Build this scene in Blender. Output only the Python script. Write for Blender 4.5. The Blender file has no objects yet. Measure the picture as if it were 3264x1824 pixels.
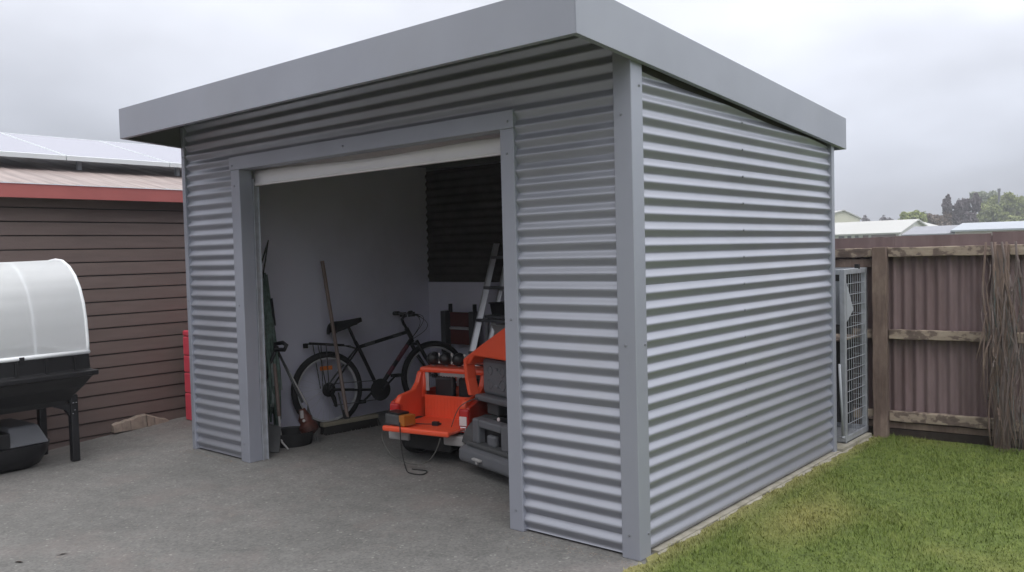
import bpy, bmesh, math, random
from mathutils import Vector, Matrix
random.seed(7)
S = bpy.context.scene
COL = S.collection
PI = math.pi

# ------------------------------------------------------------------ camera
cam_d = bpy.data.cameras.new('camera')
cam = bpy.data.objects.new('camera', cam_d)
COL.objects.link(cam)
yaw, pit, rol = 0.7057, -0.0388, -0.0255
fwd = Vector((-math.sin(yaw) * math.cos(pit), math.cos(yaw) * math.cos(pit), math.sin(pit)))
rgt = Vector((math.cos(yaw), math.sin(yaw), 0))
up = rgt.cross(fwd)
r2 = rgt * math.cos(rol) + up * math.sin(rol)
u2 = -rgt * math.sin(rol) + up * math.cos(rol)
M3 = Matrix((r2, u2, -fwd)).transposed()
cam.matrix_world = Matrix.Translation((2.1082, -3.3545, 1.467)) @ M3.to_4x4()
cam_d.sensor_width = 36
cam_d.lens = 2690.95 / 3264 * 36
cam_d.clip_start = 0.05
cam_d.clip_end = 2000
S.camera = cam

# ------------------------------------------------------------------ sky, sun, exposure
SUN_DIR = Vector((0.45, -0.45, 1.0)).normalized()       # towards the brightest part of the overcast
world = bpy.data.worlds.new('World')
S.world = world
world.use_nodes = True
wn, wl = world.node_tree.nodes, world.node_tree.links
wn.clear()
def wnode(t, **k):
    n = wn.new(t)
    for a, b in k.items():
        setattr(n, a, b)
    return n
wo = wnode('ShaderNodeOutputWorld')
bg = wnode('ShaderNodeBackground')
bg.inputs['Strength'].default_value = 0.1
sky = wnode('ShaderNodeTexSky', sky_type='NISHITA', sun_disc=False)
sky.sun_elevation = math.asin(SUN_DIR.z)
sky.sun_rotation = math.atan2(SUN_DIR.x, SUN_DIR.y)
tc = wnode('ShaderNodeTexCoord')
sep = wnode('ShaderNodeSeparateXYZ')
wl.new(tc.outputs['Generated'], sep.inputs[0])
def wmath(op, a, b=None, c=None):
    n = wnode('ShaderNodeMath', operation=op)
    for i, v in enumerate((a, b, c)):
        if v is None: continue
        if isinstance(v, (int, float)): n.inputs[i].default_value = v
        else: wl.new(v, n.inputs[i])
    return n.outputs[0]
# overcast: clouds as a flat deck, brighter overhead
zc = wmath('MAXIMUM', sep.outputs[2], 0.0)
zd = wmath('ADD', zc, 0.35)
cx = wmath('DIVIDE', sep.outputs[0], zd)
cy = wmath('DIVIDE', sep.outputs[1], zd)
cmb = wnode('ShaderNodeCombineXYZ')
wl.new(cx, cmb.inputs[0]); wl.new(cy, cmb.inputs[1])
nz = wnode('ShaderNodeTexNoise')
nz.inputs['Scale'].default_value = 1.25
nz.inputs['Detail'].default_value = 4.5
nz.inputs['Roughness'].default_value = 0.45
wl.new(cmb.outputs[0], nz.inputs['Vector'])
base = wnode('ShaderNodeValToRGB')
cr = base.color_ramp
cr.elements[0].position = 0.0; cr.elements[0].color = (0.60, 0.63, 0.725, 1)
cr.elements[1].position = 1.0; cr.elements[1].color = (1.0, 1.0, 1.0, 1)
e = cr.elements.new(0.10); e.color = (0.67, 0.70, 0.79, 1)
e = cr.elements.new(0.32); e.color = (0.81, 0.83, 0.90, 1)
wl.new(zc, base.inputs[0])
cl = wmath('MULTIPLY_ADD', nz.outputs[0], 1.35, 0.36)      # 0.9 .. 1.2
# the deck thins out to the north east (right side), where it is nearly white
lo_ = wmath('MULTIPLY_ADD', zc, -4.5, 1.0)
lo_ = wmath('MAXIMUM', lo_, 0.0)
side = wmath('MAXIMUM', wmath('MULTIPLY_ADD', sep.outputs[0], 0.8, sep.outputs[1]), 0.0)
murk = wmath('MULTIPLY_ADD', wmath('MULTIPLY', lo_, side), -0.38, 1.06)      # greyer low in the north
dr = wmath('MULTIPLY', wmath('MULTIPLY_ADD', sep.outputs[1], 0.27, 1.0), murk)
dr2a = wmath('MULTIPLY_ADD', sep.outputs[0], 0.23, dr)
# an overcast deck is two to three times as bright overhead as at the horizon
zen = wmath('MULTIPLY_ADD', zc, 1.75, 0.90)
dr2 = wmath('MULTIPLY', dr2a, zen)
lum = wmath('MULTIPLY', cl, dr2)
lum10 = wmath('MULTIPLY', lum, 8.1)
vm = wnode('ShaderNodeVectorMath', operation='SCALE')
wl.new(base.outputs[0], vm.inputs[0]); wl.new(lum10, vm.inputs['Scale'])
mx = wnode('ShaderNodeMix', data_type='RGBA')
mx.inputs[0].default_value = 0.93
wl.new(sky.outputs[0], mx.inputs[6]); wl.new(vm.outputs[0], mx.inputs[7])
wl.new(mx.outputs[2], bg.inputs[0])
wl.new(bg.outputs[0], wo.inputs[0])

sun_d = bpy.data.lights.new('sun', 'SUN')
sun_d.energy = 0.8
sun_d.angle = math.radians(35)
sun_d.color = (1.0, 0.97, 0.93)
sun = bpy.data.objects.new('sun', sun_d)
sun.rotation_euler = SUN_DIR.to_track_quat('Z', 'Y').to_euler()
COL.objects.link(sun)
S.view_settings.view_transform = 'Standard'
S.view_settings.look = 'None'
S.view_settings.exposure = 0.08
S.view_settings.gamma = 1.0
S.view_settings.use_curve_mapping = False

# ------------------------------------------------------------------ materials
def new_mat(name):
    m = bpy.data.materials.new(name)
    m.use_nodes = True
    nt = m.node_tree
    return m, nt, nt.nodes['Principled BSDF']
def nnode(nt, t, **k):
    n = nt.nodes.new(t)
    for a, b in k.items(): setattr(n, a, b)
    return n
def ramp(nt, fac, stops):
    r = nnode(nt, 'ShaderNodeValToRGB')
    el = r.color_ramp.elements
    el[0].position, el[0].color = stops[0][0], (*stops[0][1], 1)
    el[1].position, el[1].color = stops[-1][0], (*stops[-1][1], 1)
    for p, c in stops[1:-1]:
        x = el.new(p); x.color = (*c, 1)
    nt.links.new(fac, r.inputs[0])
    return r.outputs[0]
def noise(nt, scale, detail=4, rough=0.55, vec=None, stretch=None):
    n = nnode(nt, 'ShaderNodeTexNoise')
    n.inputs['Scale'].default_value = scale
    n.inputs['Detail'].default_value = detail
    n.inputs['Roughness'].default_value = rough
    if vec is None:
        vec = nnode(nt, 'ShaderNodeTexCoord').outputs['Object']
    if stretch:
        mp = nnode(nt, 'ShaderNodeMapping')
        mp.inputs['Scale'].default_value = stretch
        nt.links.new(vec, mp.inputs[0]); vec = mp.outputs[0]
    nt.links.new(vec, n.inputs['Vector'])
    return n.outputs[0]
def mixc(nt, fac, a, b, mode='MIX'):
    m = nnode(nt, 'ShaderNodeMix', data_type='RGBA', blend_type=mode)
    for i, v in ((0, fac), (6, a), (7, b)):
        if isinstance(v, (int, float)): m.inputs[i].default_value = v
        elif isinstance(v, tuple): m.inputs[i].default_value = (*v, 1)
        else: nt.links.new(v, m.inputs[i])
    return m.outputs[2]
def bump(nt, b, h, strength, dist=0.01):
    n = nnode(nt, 'ShaderNodeBump')
    n.inputs['Strength'].default_value = strength
    n.inputs['Distance'].default_value = dist
    nt.links.new(h, n.inputs['Height'])
    nt.links.new(n.outputs[0], b.inputs['Normal'])
def M(name, col, rough=0.6, metal=0.0, var=0.12, scale=3.0, bmp=0.0, bscale=60, stretch=None, spec=None, grime=None):
    """one material: base colour wandering a little by noise, fine relief"""
    m, nt, b = new_mat(name)
    n1 = noise(nt, scale, 5, 0.6, stretch=stretch)
    lo = tuple(c * (1 - var) for c in col); hi = tuple(min(1, c * (1 + var)) for c in col)
    c = ramp(nt, n1, [(0.3, lo), (0.7, hi)])
    if grime:
        g = noise(nt, scale * 0.4 + 0.3, 6, 0.65)
        gf = ramp(nt, g, [(0.5, (0, 0, 0)), (0.75, (grime[3],) * 3)])
        c = mixc(nt, gf, c, tuple(grime[:3]))
    nt.links.new(c, b.inputs['Base Color'])
    b.inputs['Metallic'].default_value = metal
    r = noise(nt, scale * 2.3, 3)
    rr = nnode(nt, 'ShaderNodeMapRange')
    rr.inputs['To Min'].default_value = max(0.03, rough - 0.08); rr.inputs['To Max'].default_value = min(1, rough + 0.08)
    nt.links.new(r, rr.inputs[0]); nt.links.new(rr.outputs[0], b.inputs['Roughness'])
    if spec is not None: b.inputs['Specular IOR Level'].default_value = spec
    if bmp:
        bump(nt, b, noise(nt, bscale, 4, 0.6), bmp, 0.004)
    return m

m_trim = M('grey_painted_steel', (0.320, 0.335, 0.390), 0.42, metal=0.25, var=0.05, scale=1.6, bmp=0.03, bscale=9, grime=(0.28, 0.28, 0.29, 0.25))
m_fascia = M('grey_painted_fascia', (0.315, 0.328, 0.378), 0.42, metal=0.15, var=0.07, scale=1.1, bmp=0.16, bscale=2.2, grime=(0.30, 0.30, 0.30, 0.3))
m_corr = M('grey_corrugated_steel', (0.36, 0.372, 0.420), 0.43, metal=0.55, var=0.05, scale=2.0, spec=0.6, grime=(0.33, 0.33, 0.33, 0.35))
m_under = M('roof_underside_shade', (0.11, 0.108, 0.10), 0.6)  # darkened to hold the shade under the roof and eave
m_screw = M('grey_screw_head', (0.27, 0.28, 0.31), 0.4, metal=0.4)
m_white_door = M('white_door_steel', (0.74, 0.72, 0.74), 0.45, var=0.03)
m_lining = M('pale_wall_lining', (0.74, 0.74, 0.86), 0.75, var=0.05, scale=1.2, grime=(0.5, 0.49, 0.52, 0.4))
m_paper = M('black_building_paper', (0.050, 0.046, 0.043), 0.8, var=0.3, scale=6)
m_board = M('brown_weatherboard', (0.135, 0.098, 0.088), 0.62, var=0.10, scale=2.5, bmp=0.25, bscale=45, stretch=(3, 1, 8), grime=(0.10, 0.075, 0.07, 0.5))
m_redfascia = M('faded_red_paint', (0.35, 0.095, 0.088), 0.6, var=0.10, scale=2)
m_pinkroof = M('weathered_roof_steel', (0.30, 0.245, 0.23), 0.6, var=0.30, scale=4, stretch=(0.25, 3.5, 0.25), grime=(0.2, 0.14, 0.13, 0.6))
m_dark = M('black_plastic', (0.012, 0.012, 0.014), 0.42, var=0.3, bmp=0.05)
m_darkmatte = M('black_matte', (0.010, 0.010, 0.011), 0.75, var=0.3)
m_rubber = M('black_rubber', (0.014, 0.014, 0.015), 0.8, var=0.3, bmp=0.2, bscale=120)
m_alu = M('aluminium', (0.55, 0.56, 0.58), 0.38, metal=0.85, var=0.08)
m_galv = M('galvanised_steel', (0.42, 0.44, 0.48), 0.48, metal=0.5, var=0.16, scale=14)
m_whiteframe = M('white_plastic_edging', (0.84, 0.86, 0.88), 0.5, var=0.04)
m_redplastic = M('red_plastic', (0.72, 0.075, 0.115), 0.45, var=0.08)
m_orange = M('orange_plastic', (0.82, 0.10, 0.040), 0.38, var=0.05, spec=0.5)
m_orange_dark = M('dark_red_orange_plastic', (0.42, 0.03, 0.014), 0.4, var=0.08)
m_greyplastic = M('charcoal_grey_plastic', (0.075, 0.078, 0.082), 0.55, var=0.15, bmp=0.1, bscale=80)
m_midgrey = M('mid_grey_plastic', (0.13, 0.135, 0.15), 0.5, var=0.12, bmp=0.1)
m_palegrey = M('pale_grey_plastic', (0.40, 0.39, 0.39), 0.5, var=0.08)
m_lens = M('clear_lamp_lens', (0.72, 0.62, 0.62), 0.15, var=0.1)
m_redlens = M('red_lamp_lens', (0.5, 0.02, 0.02), 0.2)
m_chrome = M('chrome', (0.75, 0.75, 0.77), 0.18, metal=1.0, var=0.05)
m_yellow = M('yellow_plastic', (0.40, 0.13, 0.018), 0.5)
m_broomwood = M('worn_pole_wood', (0.25, 0.19, 0.17), 0.7, var=0.25, scale=6, stretch=(1, 1, 0.3))
m_headwood = M('broom_head_wood', (0.22, 0.20, 0.15), 0.7, var=0.2, scale=9)
m_bristle = M('dark_bristle', (0.015, 0.013, 0.012), 0.9, var=0.3)
m_net = M('green_netting', (0.13, 0.19, 0.165), 0.8, var=0.4, scale=25)
m_palenet = M('pale_grey_netting', (0.33, 0.38, 0.37), 0.8, var=0.3, scale=25)
m_cord = M('black_cord', (0.018, 0.018, 0.018), 0.6)
m_greycord = M('grey_cord', (0.085, 0.085, 0.078), 0.6)
m_redbrown = M('red_brown_board', (0.10, 0.022, 0.018), 0.6, var=0.2, scale=8)
m_decal = M('red_decal', (0.13, 0.035, 0.05), 0.5)
m_bikeframe = M('black_frame_enamel', (0.014, 0.014, 0.017), 0.3, var=0.15)
m_rim = M('grey_alloy_rim', (0.55, 0.56, 0.58), 0.4, metal=0.15, var=0.1)
m_reflector = M('orange_reflector', (0.75, 0.22, 0.04), 0.3)
m_stone = M('pale_stone', (0.25, 0.20, 0.165), 0.85, var=0.25, scale=14, bmp=0.5)
m_leafbrown = M('dry_leaf', (0.05, 0.03, 0.022), 0.8)
m_solarframe = M('pale_panel_frame', (0.66, 0.70, 0.72), 0.4, var=0.03)
m_paperwhite = M('pale_plastic_sheet', (0.33, 0.35, 0.38), 0.5, var=0.08)
m_dirtgap = M('dark_soil', (0.035, 0.026, 0.021), 0.95, var=0.4, scale=12, bmp=0.6)
m_bark = M('bark', (0.10, 0.085, 0.08), 0.9, var=0.3, scale=5)

# solar glass: pale base colour carries the reflected sky, with a mild gloss
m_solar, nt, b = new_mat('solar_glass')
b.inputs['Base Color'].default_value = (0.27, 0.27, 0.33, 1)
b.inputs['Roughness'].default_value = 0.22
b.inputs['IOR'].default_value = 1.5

# translucent cover of the planter
m_cover, nt, b = new_mat('translucent_cover')
nt.nodes.remove(b)
out = nt.nodes['Material Output']
n1 = noise(nt, 2.2, 4)
cc = ramp(nt, n1, [(0.3, (0.88, 0.91, 0.93)), (0.7, (0.93, 0.95, 0.97))])
d = nnode(nt, 'ShaderNodeBsdfDiffuse'); t = nnode(nt, 'ShaderNodeBsdfTranslucent'); tp = nnode(nt, 'ShaderNodeBsdfTransparent')
g = nnode(nt, 'ShaderNodeBsdfGlossy'); g.inputs['Roughness'].default_value = 0.3
nt.links.new(cc, d.inputs[0]); nt.links.new(cc, t.inputs[0])
ms = nnode(nt, 'ShaderNodeMixShader'); ms.inputs[0].default_value = 0.40
nt.links.new(d.outputs[0], ms.inputs[1]); nt.links.new(t.outputs[0], ms.inputs[2])
ms2 = nnode(nt, 'ShaderNodeMixShader'); ms2.inputs[0].default_value = 0.24
nt.links.new(ms.outputs[0], ms2.inputs[1]); nt.links.new(tp.outputs[0], ms2.inputs[2])
ms3 = nnode(nt, 'ShaderNodeMixShader'); ms3.inputs[0].default_value = 0.08
nt.links.new(ms2.outputs[0], ms3.inputs[1]); nt.links.new(g.outputs[0], ms3.inputs[2])
nt.links.new(ms3.outputs[0], out.inputs[0])

# driveway: fine stone chip in worn asphalt/concrete
m_drive, nt, b = new_mat('chip_driveway')
big = noise(nt, 0.9, 5, 0.6)
mid = noise(nt, 7, 6, 0.7)
vor = nnode(nt, 'ShaderNodeTexVoronoi'); vor.inputs['Scale'].default_value = 85
nt.links.new(nnode(nt, 'ShaderNodeTexCoord').outputs['Object'], vor.inputs['Vector'])
vbw = nnode(nt, 'ShaderNodeRGBToBW'); nt.links.new(vor.outputs['Color'], vbw.inputs[0])
c1 = ramp(nt, big, [(0.25, (0.132, 0.131, 0.126)), (0.5, (0.162, 0.159, 0.153)), (0.75, (0.195, 0.184, 0.178))])
c2 = ramp(nt, mid, [(0.3, (0.80, 0.80, 0.80)), (0.7, (1.18, 1.18, 1.18))])
c3 = ramp(nt, vbw.outputs[0], [(0.15, (0.72, 0.72, 0.72)), (0.55, (1.0, 1.0, 1.0)), (0.88, (1.2, 1.2, 1.18)), (0.95, (2.0, 2.0, 1.95))])
cc = mixc(nt, 0.8, c1, c2, 'MULTIPLY'); cc = mixc(nt, 0.75, cc, c3, 'MULTIPLY')
pk = ramp(nt, noise(nt, 1.6, 5, 0.65), [(0.52, (0, 0, 0)), (0.68, (0.5, 0.5, 0.5))])
cc = mixc(nt, pk, cc, (0.21, 0.178, 0.168))
st = ramp(nt, noise(nt, 1.7, 5, 0.7), [(0.6, (0, 0, 0)), (0.75, (0.35, 0.35, 0.35))])
cc = mixc(nt, st, cc, (0.12, 0.117, 0.105))
nt.links.new(cc, b.inputs['Base Color']); b.inputs['Roughness'].default_value = 0.82
bump(nt, b, vbw.outputs[0], 0.35, 0.004)

# concrete slab edge
m_slab = M('pale_concrete', (0.30, 0.28, 0.235), 0.9, var=0.2, scale=14, bmp=0.5, bscale=50, grime=(0.16, 0.15, 0.09, 0.7))

# lawn soil and blades share the same patch pattern
def lawn_colour(nt, blades):
    geo = nnode(nt, 'ShaderNodeNewGeometry')
    patch = noise(nt, 0.85, 4, 0.6, vec=geo.outputs['Position'], stretch=(1, 1, 0))
    fine = noise(nt, 11, 4, 0.6, vec=geo.outputs['Position'], stretch=(1, 1, 0))
    k = 1.78 if blades else 1.35
    g = ramp(nt, fine, [(0.25, (0.052 * k, 0.072 * k, 0.014 * k)), (0.5, (0.074 * k, 0.101 * k, 0.020 * k)), (0.78, (0.108 * k, 0.132 * k, 0.030 * k))])
    y = ramp(nt, fine, [(0.25, (0.12 * k, 0.105 * k, 0.030 * k)), (0.75, (0.24 * k, 0.215 * k, 0.080 * k))])
    pf = ramp(nt, patch, [(0.50, (0, 0, 0)), (0.74, (0.4, 0.4, 0.4))])
    c = mixc(nt, pf, g, y)
    vd = nnode(nt, 'ShaderNodeVectorMath', operation='DISTANCE')      # dry patch in the middle of the lawn strip
    wob = nnode(nt, 'ShaderNodeMapping'); wob.inputs['Scale'].default_value = (1.7, 0.75, 0)
    nt.links.new(geo.outputs['Position'], wob.inputs[0]); nt.links.new(wob.outputs[0], vd.inputs[0]); vd.inputs[1].default_value = (0.62, 0.80, 0)
    vf = ramp(nt, vd.outputs['Value'], [(0.08, (0.6, 0.6, 0.6)), (0.50, (0, 0, 0))])
    c = mixc(nt, vf, c, y)
    # straw band close to the shed footing
    sp = nnode(nt, 'ShaderNodeSeparateXYZ'); nt.links.new(geo.outputs['Position'], sp.inputs[0])
    mr = nnode(nt, 'ShaderNodeMapRange'); mr.inputs['From Min'].default_value = 0.0; mr.inputs['From Max'].default_value = 0.16
    mr.inputs['To Min'].default_value = 0.8; mr.inputs['To Max'].default_value = 0.0
    nt.links.new(sp.outputs[0], mr.inputs[0])
    c = mixc(nt, mr.outputs[0], c, (0.20 * k, 0.175 * k, 0.075 * k))
    return c
m_soil, nt, b = new_mat('lawn_base')
nt.links.new(lawn_colour(nt, False), b.inputs['Base Color']); b.inputs['Roughness'].default_value = 0.95
bump(nt, b, noise(nt, 40, 4), 0.6, 0.02)
m_grass, nt, b = new_mat('grass_blades')
nt.links.new(lawn_colour(nt, True), b.inputs['Base Color']); b.inputs['Roughness'].default_value = 0.6
b.inputs['Specular IOR Level'].default_value = 0.25
b.inputs['Subsurface Weight'].default_value = 0.0

def foliage_mat(name, a, bb, scale=1.5):
    m, nt, b = new_mat(name)
    geo = nnode(nt, 'ShaderNodeNewGeometry')
    n1 = noise(nt, scale, 4, 0.6, vec=geo.outputs['Position'])
    nt.links.new(ramp(nt, n1, [(0.3, a), (0.7, bb)]), b.inputs['Base Color'])
    b.inputs['Roughness'].default_value = 0.8
    b.inputs['Specular IOR Level'].default_value = 0.15
    return m
m_fgreen = foliage_mat('bright_green_foliage', (0.17, 0.20, 0.075), (0.30, 0.33, 0.13), 0.35)
m_fpale = foliage_mat('pale_green_foliage', (0.20, 0.23, 0.16), (0.30, 0.33, 0.24), 0.3)
m_flime = foliage_mat('lime_green_foliage', (0.22, 0.26, 0.09), (0.34, 0.38, 0.15), 0.5)
m_fdark = foliage_mat('dark_purple_foliage', (0.10, 0.085, 0.095), (0.19, 0.165, 0.175), 0.5)
m_fbrown = foliage_mat('brown_foliage', (0.13, 0.095, 0.085), (0.24, 0.19, 0.15), 0.5)
m_plant = foliage_mat('seedling_leaf', (0.06, 0.12, 0.02), (0.16, 0.24, 0.05), 9)

# fence materials
m_fsheet, nt, b = new_mat('purple_brown_sheet')
n1 = noise(nt, 3.0, 5, 0.65, stretch=(1.2, 1, 0.25))
n2 = noise(nt, 14, 5, 0.7, stretch=(1, 1, 0.15))
c = ramp(nt, n1, [(0.3, (0.128, 0.086, 0.084)), (0.7, (0.225, 0.165, 0.168))])
c = mixc(nt, 0.5, c, ramp(nt, n2, [(0.3, (0.75, 0.75, 0.75)), (0.7, (1.25, 1.2, 1.25))]), 'MULTIPLY')
nt.links.new(c, b.inputs['Base Color']); b.inputs['Roughness'].default_value = 0.75
m_frail, nt, b = new_mat('lichened_rail_timber')
n1 = noise(nt, 11, 5, 0.6, stretch=(1.0, 1, 1.5))
n2 = noise(nt, 30, 5, 0.7, stretch=(0.15, 1, 1))
c = ramp(nt, n1, [(0.38, (0.115, 0.085, 0.072)), (0.48, (0.165, 0.125, 0.105)), (0.52, (0.30, 0.24, 0.19)), (0.68, (0.36, 0.30, 0.235))])
c = mixc(nt, 0.6, c, ramp(nt, n2, [(0.3, (0.7, 0.7, 0.7)), (0.7, (1.2, 1.2, 1.2))]), 'MULTIPLY')
nt.links.new(c, b.inputs['Base Color']); b.inputs['Roughness'].default_value = 0.9
bump(nt, b, n2, 0.5, 0.006)
m_fpost, nt, b = new_mat('rough_post_timber')
n1 = noise(nt, 6, 6, 0.62, stretch=(1, 1, 0.5))
n2 = noise(nt, 40, 5, 0.7, stretch=(1, 1, 0.1))
c = ramp(nt, n1, [(0.3, (0.11, 0.075, 0.062)), (0.5, (0.165, 0.118, 0.098)), (0.72, (0.27, 0.205, 0.165))])
c = mixc(nt, 0.6, c, ramp(nt, n2, [(0.3, (0.65, 0.65, 0.65)), (0.7, (1.25, 1.25, 1.25))]), 'MULTIPLY')
nt.links.new(c, b.inputs['Base Color']); b.inputs['Roughness'].default_value = 0.9
bump(nt, b, n2, 0.6, 0.006)
m_vine = M('dry_creeper', (0.15, 0.12, 0.112), 0.9, var=0.3, scale=5)
m_vinegreen = M('grey_green_creeper', (0.10, 0.105, 0.10), 0.9, var=0.4, scale=9)

# ------------------------------------------------------------------ mesh helpers
def rib(t):
    """corrugated profile, -1..1: straight flanks, rounded crests"""
    return math.asin(0.90 * math.cos(t)) / math.asin(0.90)
class MB:
    def __init__(self): self.v, self.f = [], []
    def add(self, vs, fs, T=None):
        o = len(self.v)
        for p in vs:
            p = Vector(p)
            if T is not None: p = T @ p
            self.v.append(tuple(p))
        self.f += [tuple(i + o for i in q) for q in fs]
        return self
    def box(self, x0, x1, y0, y1, z0, z1, T=None):
        vs = [(x, y, z) for z in (z0, z1) for y in (y0, y1) for x in (x0, x1)]
        return self.add(vs, [(0, 2, 3, 1), (4, 5, 7, 6), (0, 1, 5, 4), (2, 6, 7, 3), (0, 4, 6, 2), (1, 3, 7, 5)], T)
    def tube(self, pts, r, n=8, caps=True, T=None, closed=False):
        pts = [Vector(p) for p in pts]
        m = len(pts)
        rs = r if isinstance(r, (list, tuple)) else [r] * m
        vs, fs = [], []
        ref = None
        for i, p in enumerate(pts):
            if closed: t = pts[(i + 1) % m] - pts[i - 1]
            else: t = (pts[min(i + 1, m - 1)] - pts[max(i - 1, 0)])
            t.normalize()
            if ref is None:
                ref = t.orthogonal().normalized()
            ref = (ref - t * ref.dot(t))
            if ref.length < 1e-6: ref = t.orthogonal()
            ref.normalize()
            bn = t.cross(ref)
            for k in range(n):
                a = 2 * PI * k / n
                vs.append(p + (ref * math.cos(a) + bn * math.sin(a)) * rs[i])
        for i in range(m if closed else m - 1):
            j = (i + 1) % m
            for k in range(n):
                k2 = (k + 1) % n
                fs.append((i * n + k, i * n + k2, j * n + k2, j * n + k))
        if caps and not closed:
            fs.append(tuple(range(n))[::-1]); fs.append(tuple((m - 1) * n + k for k in range(n)))
        return self.add(vs, fs, T)
    def prism(self, poly, a, b, axis='y', T=None):
        n = len(poly)
        def P(u, v, w):
            return {'y': (u, w, v), 'x': (w, u, v), 'z': (u, v, w)}[axis]
        vs = [P(u, v, a) for u, v in poly] + [P(u, v, b) for u, v in poly]
        fs = [tuple(range(n))[::-1], tuple(range(n, 2 * n))] + [(i, (i + 1) % n, n + (i + 1) % n, n + i) for i in range(n)]
        return self.add(vs, fs, T)
    def lathe(self, prof, n=24, T=None, closed=False):
        vs, fs = [], []
        for r, z in prof:
            for k in range(n):
                a = 2 * PI * k / n
                vs.append((r * math.cos(a), r * math.sin(a), z))
        m = len(prof)
        for i in range(m if closed else m - 1):
            j = (i + 1) % m
            for k in range(n):
                k2 = (k + 1) % n
                fs.append((i * n + k, i * n + k2, j * n + k2, j * n + k))
        if not closed:
            if prof[0][0] > 1e-6: fs.append(tuple(range(n))[::-1])
            if prof[-1][0] > 1e-6: fs.append(tuple((m - 1) * n + k for k in range(n)))
        return self.add(vs, fs, T)
    def torus(self, R, r, n=40, k=8, T=None, sx=1.0):
        return self.lathe([(R + r * math.cos(2 * PI * i / k), r * sx * math.sin(2 * PI * i / k)) for i in range(k)], n, T, closed=True)
    def grid(self, fn, nu, nv, T=None):
        vs = [fn(i / nu, j / nv) for j in range(nv + 1) for i in range(nu + 1)]
        fs = [(j * (nu + 1) + i, j * (nu + 1) + i + 1, (j + 1) * (nu + 1) + i + 1, (j + 1) * (nu + 1) + i) for j in range(nv) for i in range(nu)]
        return self.add(vs, fs, T)
    def build(self, name, mat, parent=None, smooth=False, bevel=0.0, fix=True, label=None, sharp=None):
        me = bpy.data.meshes.new(name)
        me.from_pydata(self.v, [], self.f)
        if fix:
            bm = bmesh.new(); bm.from_mesh(me)
            bmesh.ops.recalc_face_normals(bm, faces=bm.faces)
            bm.to_mesh(me); bm.free()
        me.materials.append(mat)
        if smooth:
            me.polygons.foreach_set('use_smooth', [True] * len(me.polygons))
            if sharp is not None:
                me.set_sharp_from_angle(angle=math.radians(sharp))
        me.update()
        o = bpy.data.objects.new(name, me)
        COL.objects.link(o)
        if parent is not None: o.parent = parent
        if bevel:
            md = o.modifiers.new('bevel', 'BEVEL')
            md.width = bevel; md.segments = 2; md.limit_method = 'ANGLE'; md.angle_limit = math.radians(35)
        if label: o['label'] = label
        return o
def thing(name, label, cat, loc=(0, 0, 0), rz=0.0, group=None, rx=0.0, ry=0.0):
    o = bpy.data.objects.new(name, None)
    COL.objects.link(o)
    o.empty_display_size = 0.1
    o.location = loc
    o.rotation_euler = (rx, ry, rz)
    o['label'] = label; o['category'] = cat
    if group: o['group'] = group
    return o
def tag(o, label, cat, group=None, kind=None):
    o['label'] = label; o['category'] = cat
    if group: o['group'] = group
    if kind: o['kind'] = kind
    return o
def dup(root, loc, rz, label, group=None):
    r = root.copy(); COL.objects.link(r); r.location = loc; r.rotation_euler[2] = rz; r['label'] = label
    if group: r['group'] = group
    for ch in list(root.children):
        c = ch.copy(); COL.objects.link(c); c.parent = r
        for g in list(ch.children):
            d = g.copy(); COL.objects.link(d); d.parent = c
    return r
def struct(o, label=None):
    o['kind'] = 'structure'
    if label: o['label'] = label
    return o
def share(o, parent, loc, rot=(0, 0, 0), sc=None):
    c = o.copy(); COL.objects.link(c); c.parent = parent; c.location = loc; c.rotation_euler = rot
    if sc: c.scale = sc
    return c
def Tm(loc=(0, 0, 0), rx=0, ry=0, rz=0):
    return Matrix.Translation(loc) @ Matrix.Rotation(rz, 4, 'Z') @ Matrix.Rotation(ry, 4, 'Y') @ Matrix.Rotation(rx, 4, 'X')
def aim(a, b):
    """matrix taking +Z to the direction a->b, at a"""
    a, b = Vector(a), Vector(b)
    return Matrix.Translation(a) @ (b - a).to_track_quat('Z', 'Y').to_matrix().to_4x4()

# ------------------------------------------------------------------ ground
def gz(x, y):
    a = min(1, max(0, (-x - 4.45) / 0.95)); c = min(1, max(0, (0.55 - y) / 1.5))
    return -0.115 * a * c
mb = MB(); mb.box(-900, 900, -900, 900, -0.9, -0.4)
m_far = M('distant_grass', (0.07, 0.10, 0.03), 0.9, var=0.3, scale=0.1)
struct(mb.build('ground', m_far), 'wide flat ground beyond the yard')
mb = MB()
mb.grid(lambda u, v: (-9 + 9.1 * u, -9 + 12.3 * v, gz(-9 + 9.1 * u, -9 + 12.3 * v) - (0.003 if u > 0.995 else 0)), 91, 60)
drive = struct(mb.build('driveway', m_drive), 'grey brown chip driveway running into the shed')
mb = MB()
def edge_x(y):      # ragged boundary between driveway and lawn in front of the shed
    return 0.03 + 0.02 * math.sin(y * 9) + 0.015 * math.sin(y * 23 + 1)
mb.grid(lambda u, v: ((lambda y: (edge_x(y) if y < 0.02 else 0.0) * (1 - u) + 9.0 * u)(-9 + 12.4 * v), -9 + 12.4 * v, 0.004 if u < 0.999 else 0.0), 30, 248)
struct(mb.build('lawn', m_soil), 'soil and thatch under the lawn')
# slab under shed and cage
mb = MB(); mb.box(-0.05, 0.018, 0.14, 2.62, -0.1, 0.014); mb.box(-1.3, 0.035, 2.62, 3.26, -0.1, 0.030)
def slab_edge(u, v):
    y = 0.12 + 3.13 * v
    return (0.022 + u * (0.006 + 0.014 * max(0, y - 1.6) + 0.010 * math.sin(y * 17) + 0.008 * math.sin(y * 41)), y, 0.012 - 0.006 * u)
mb.grid(slab_edge, 2, 90)
struct(mb.build('footing', m_slab, smooth=True, sharp=30), 'pale crumbling concrete footing along the shed side')

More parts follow.
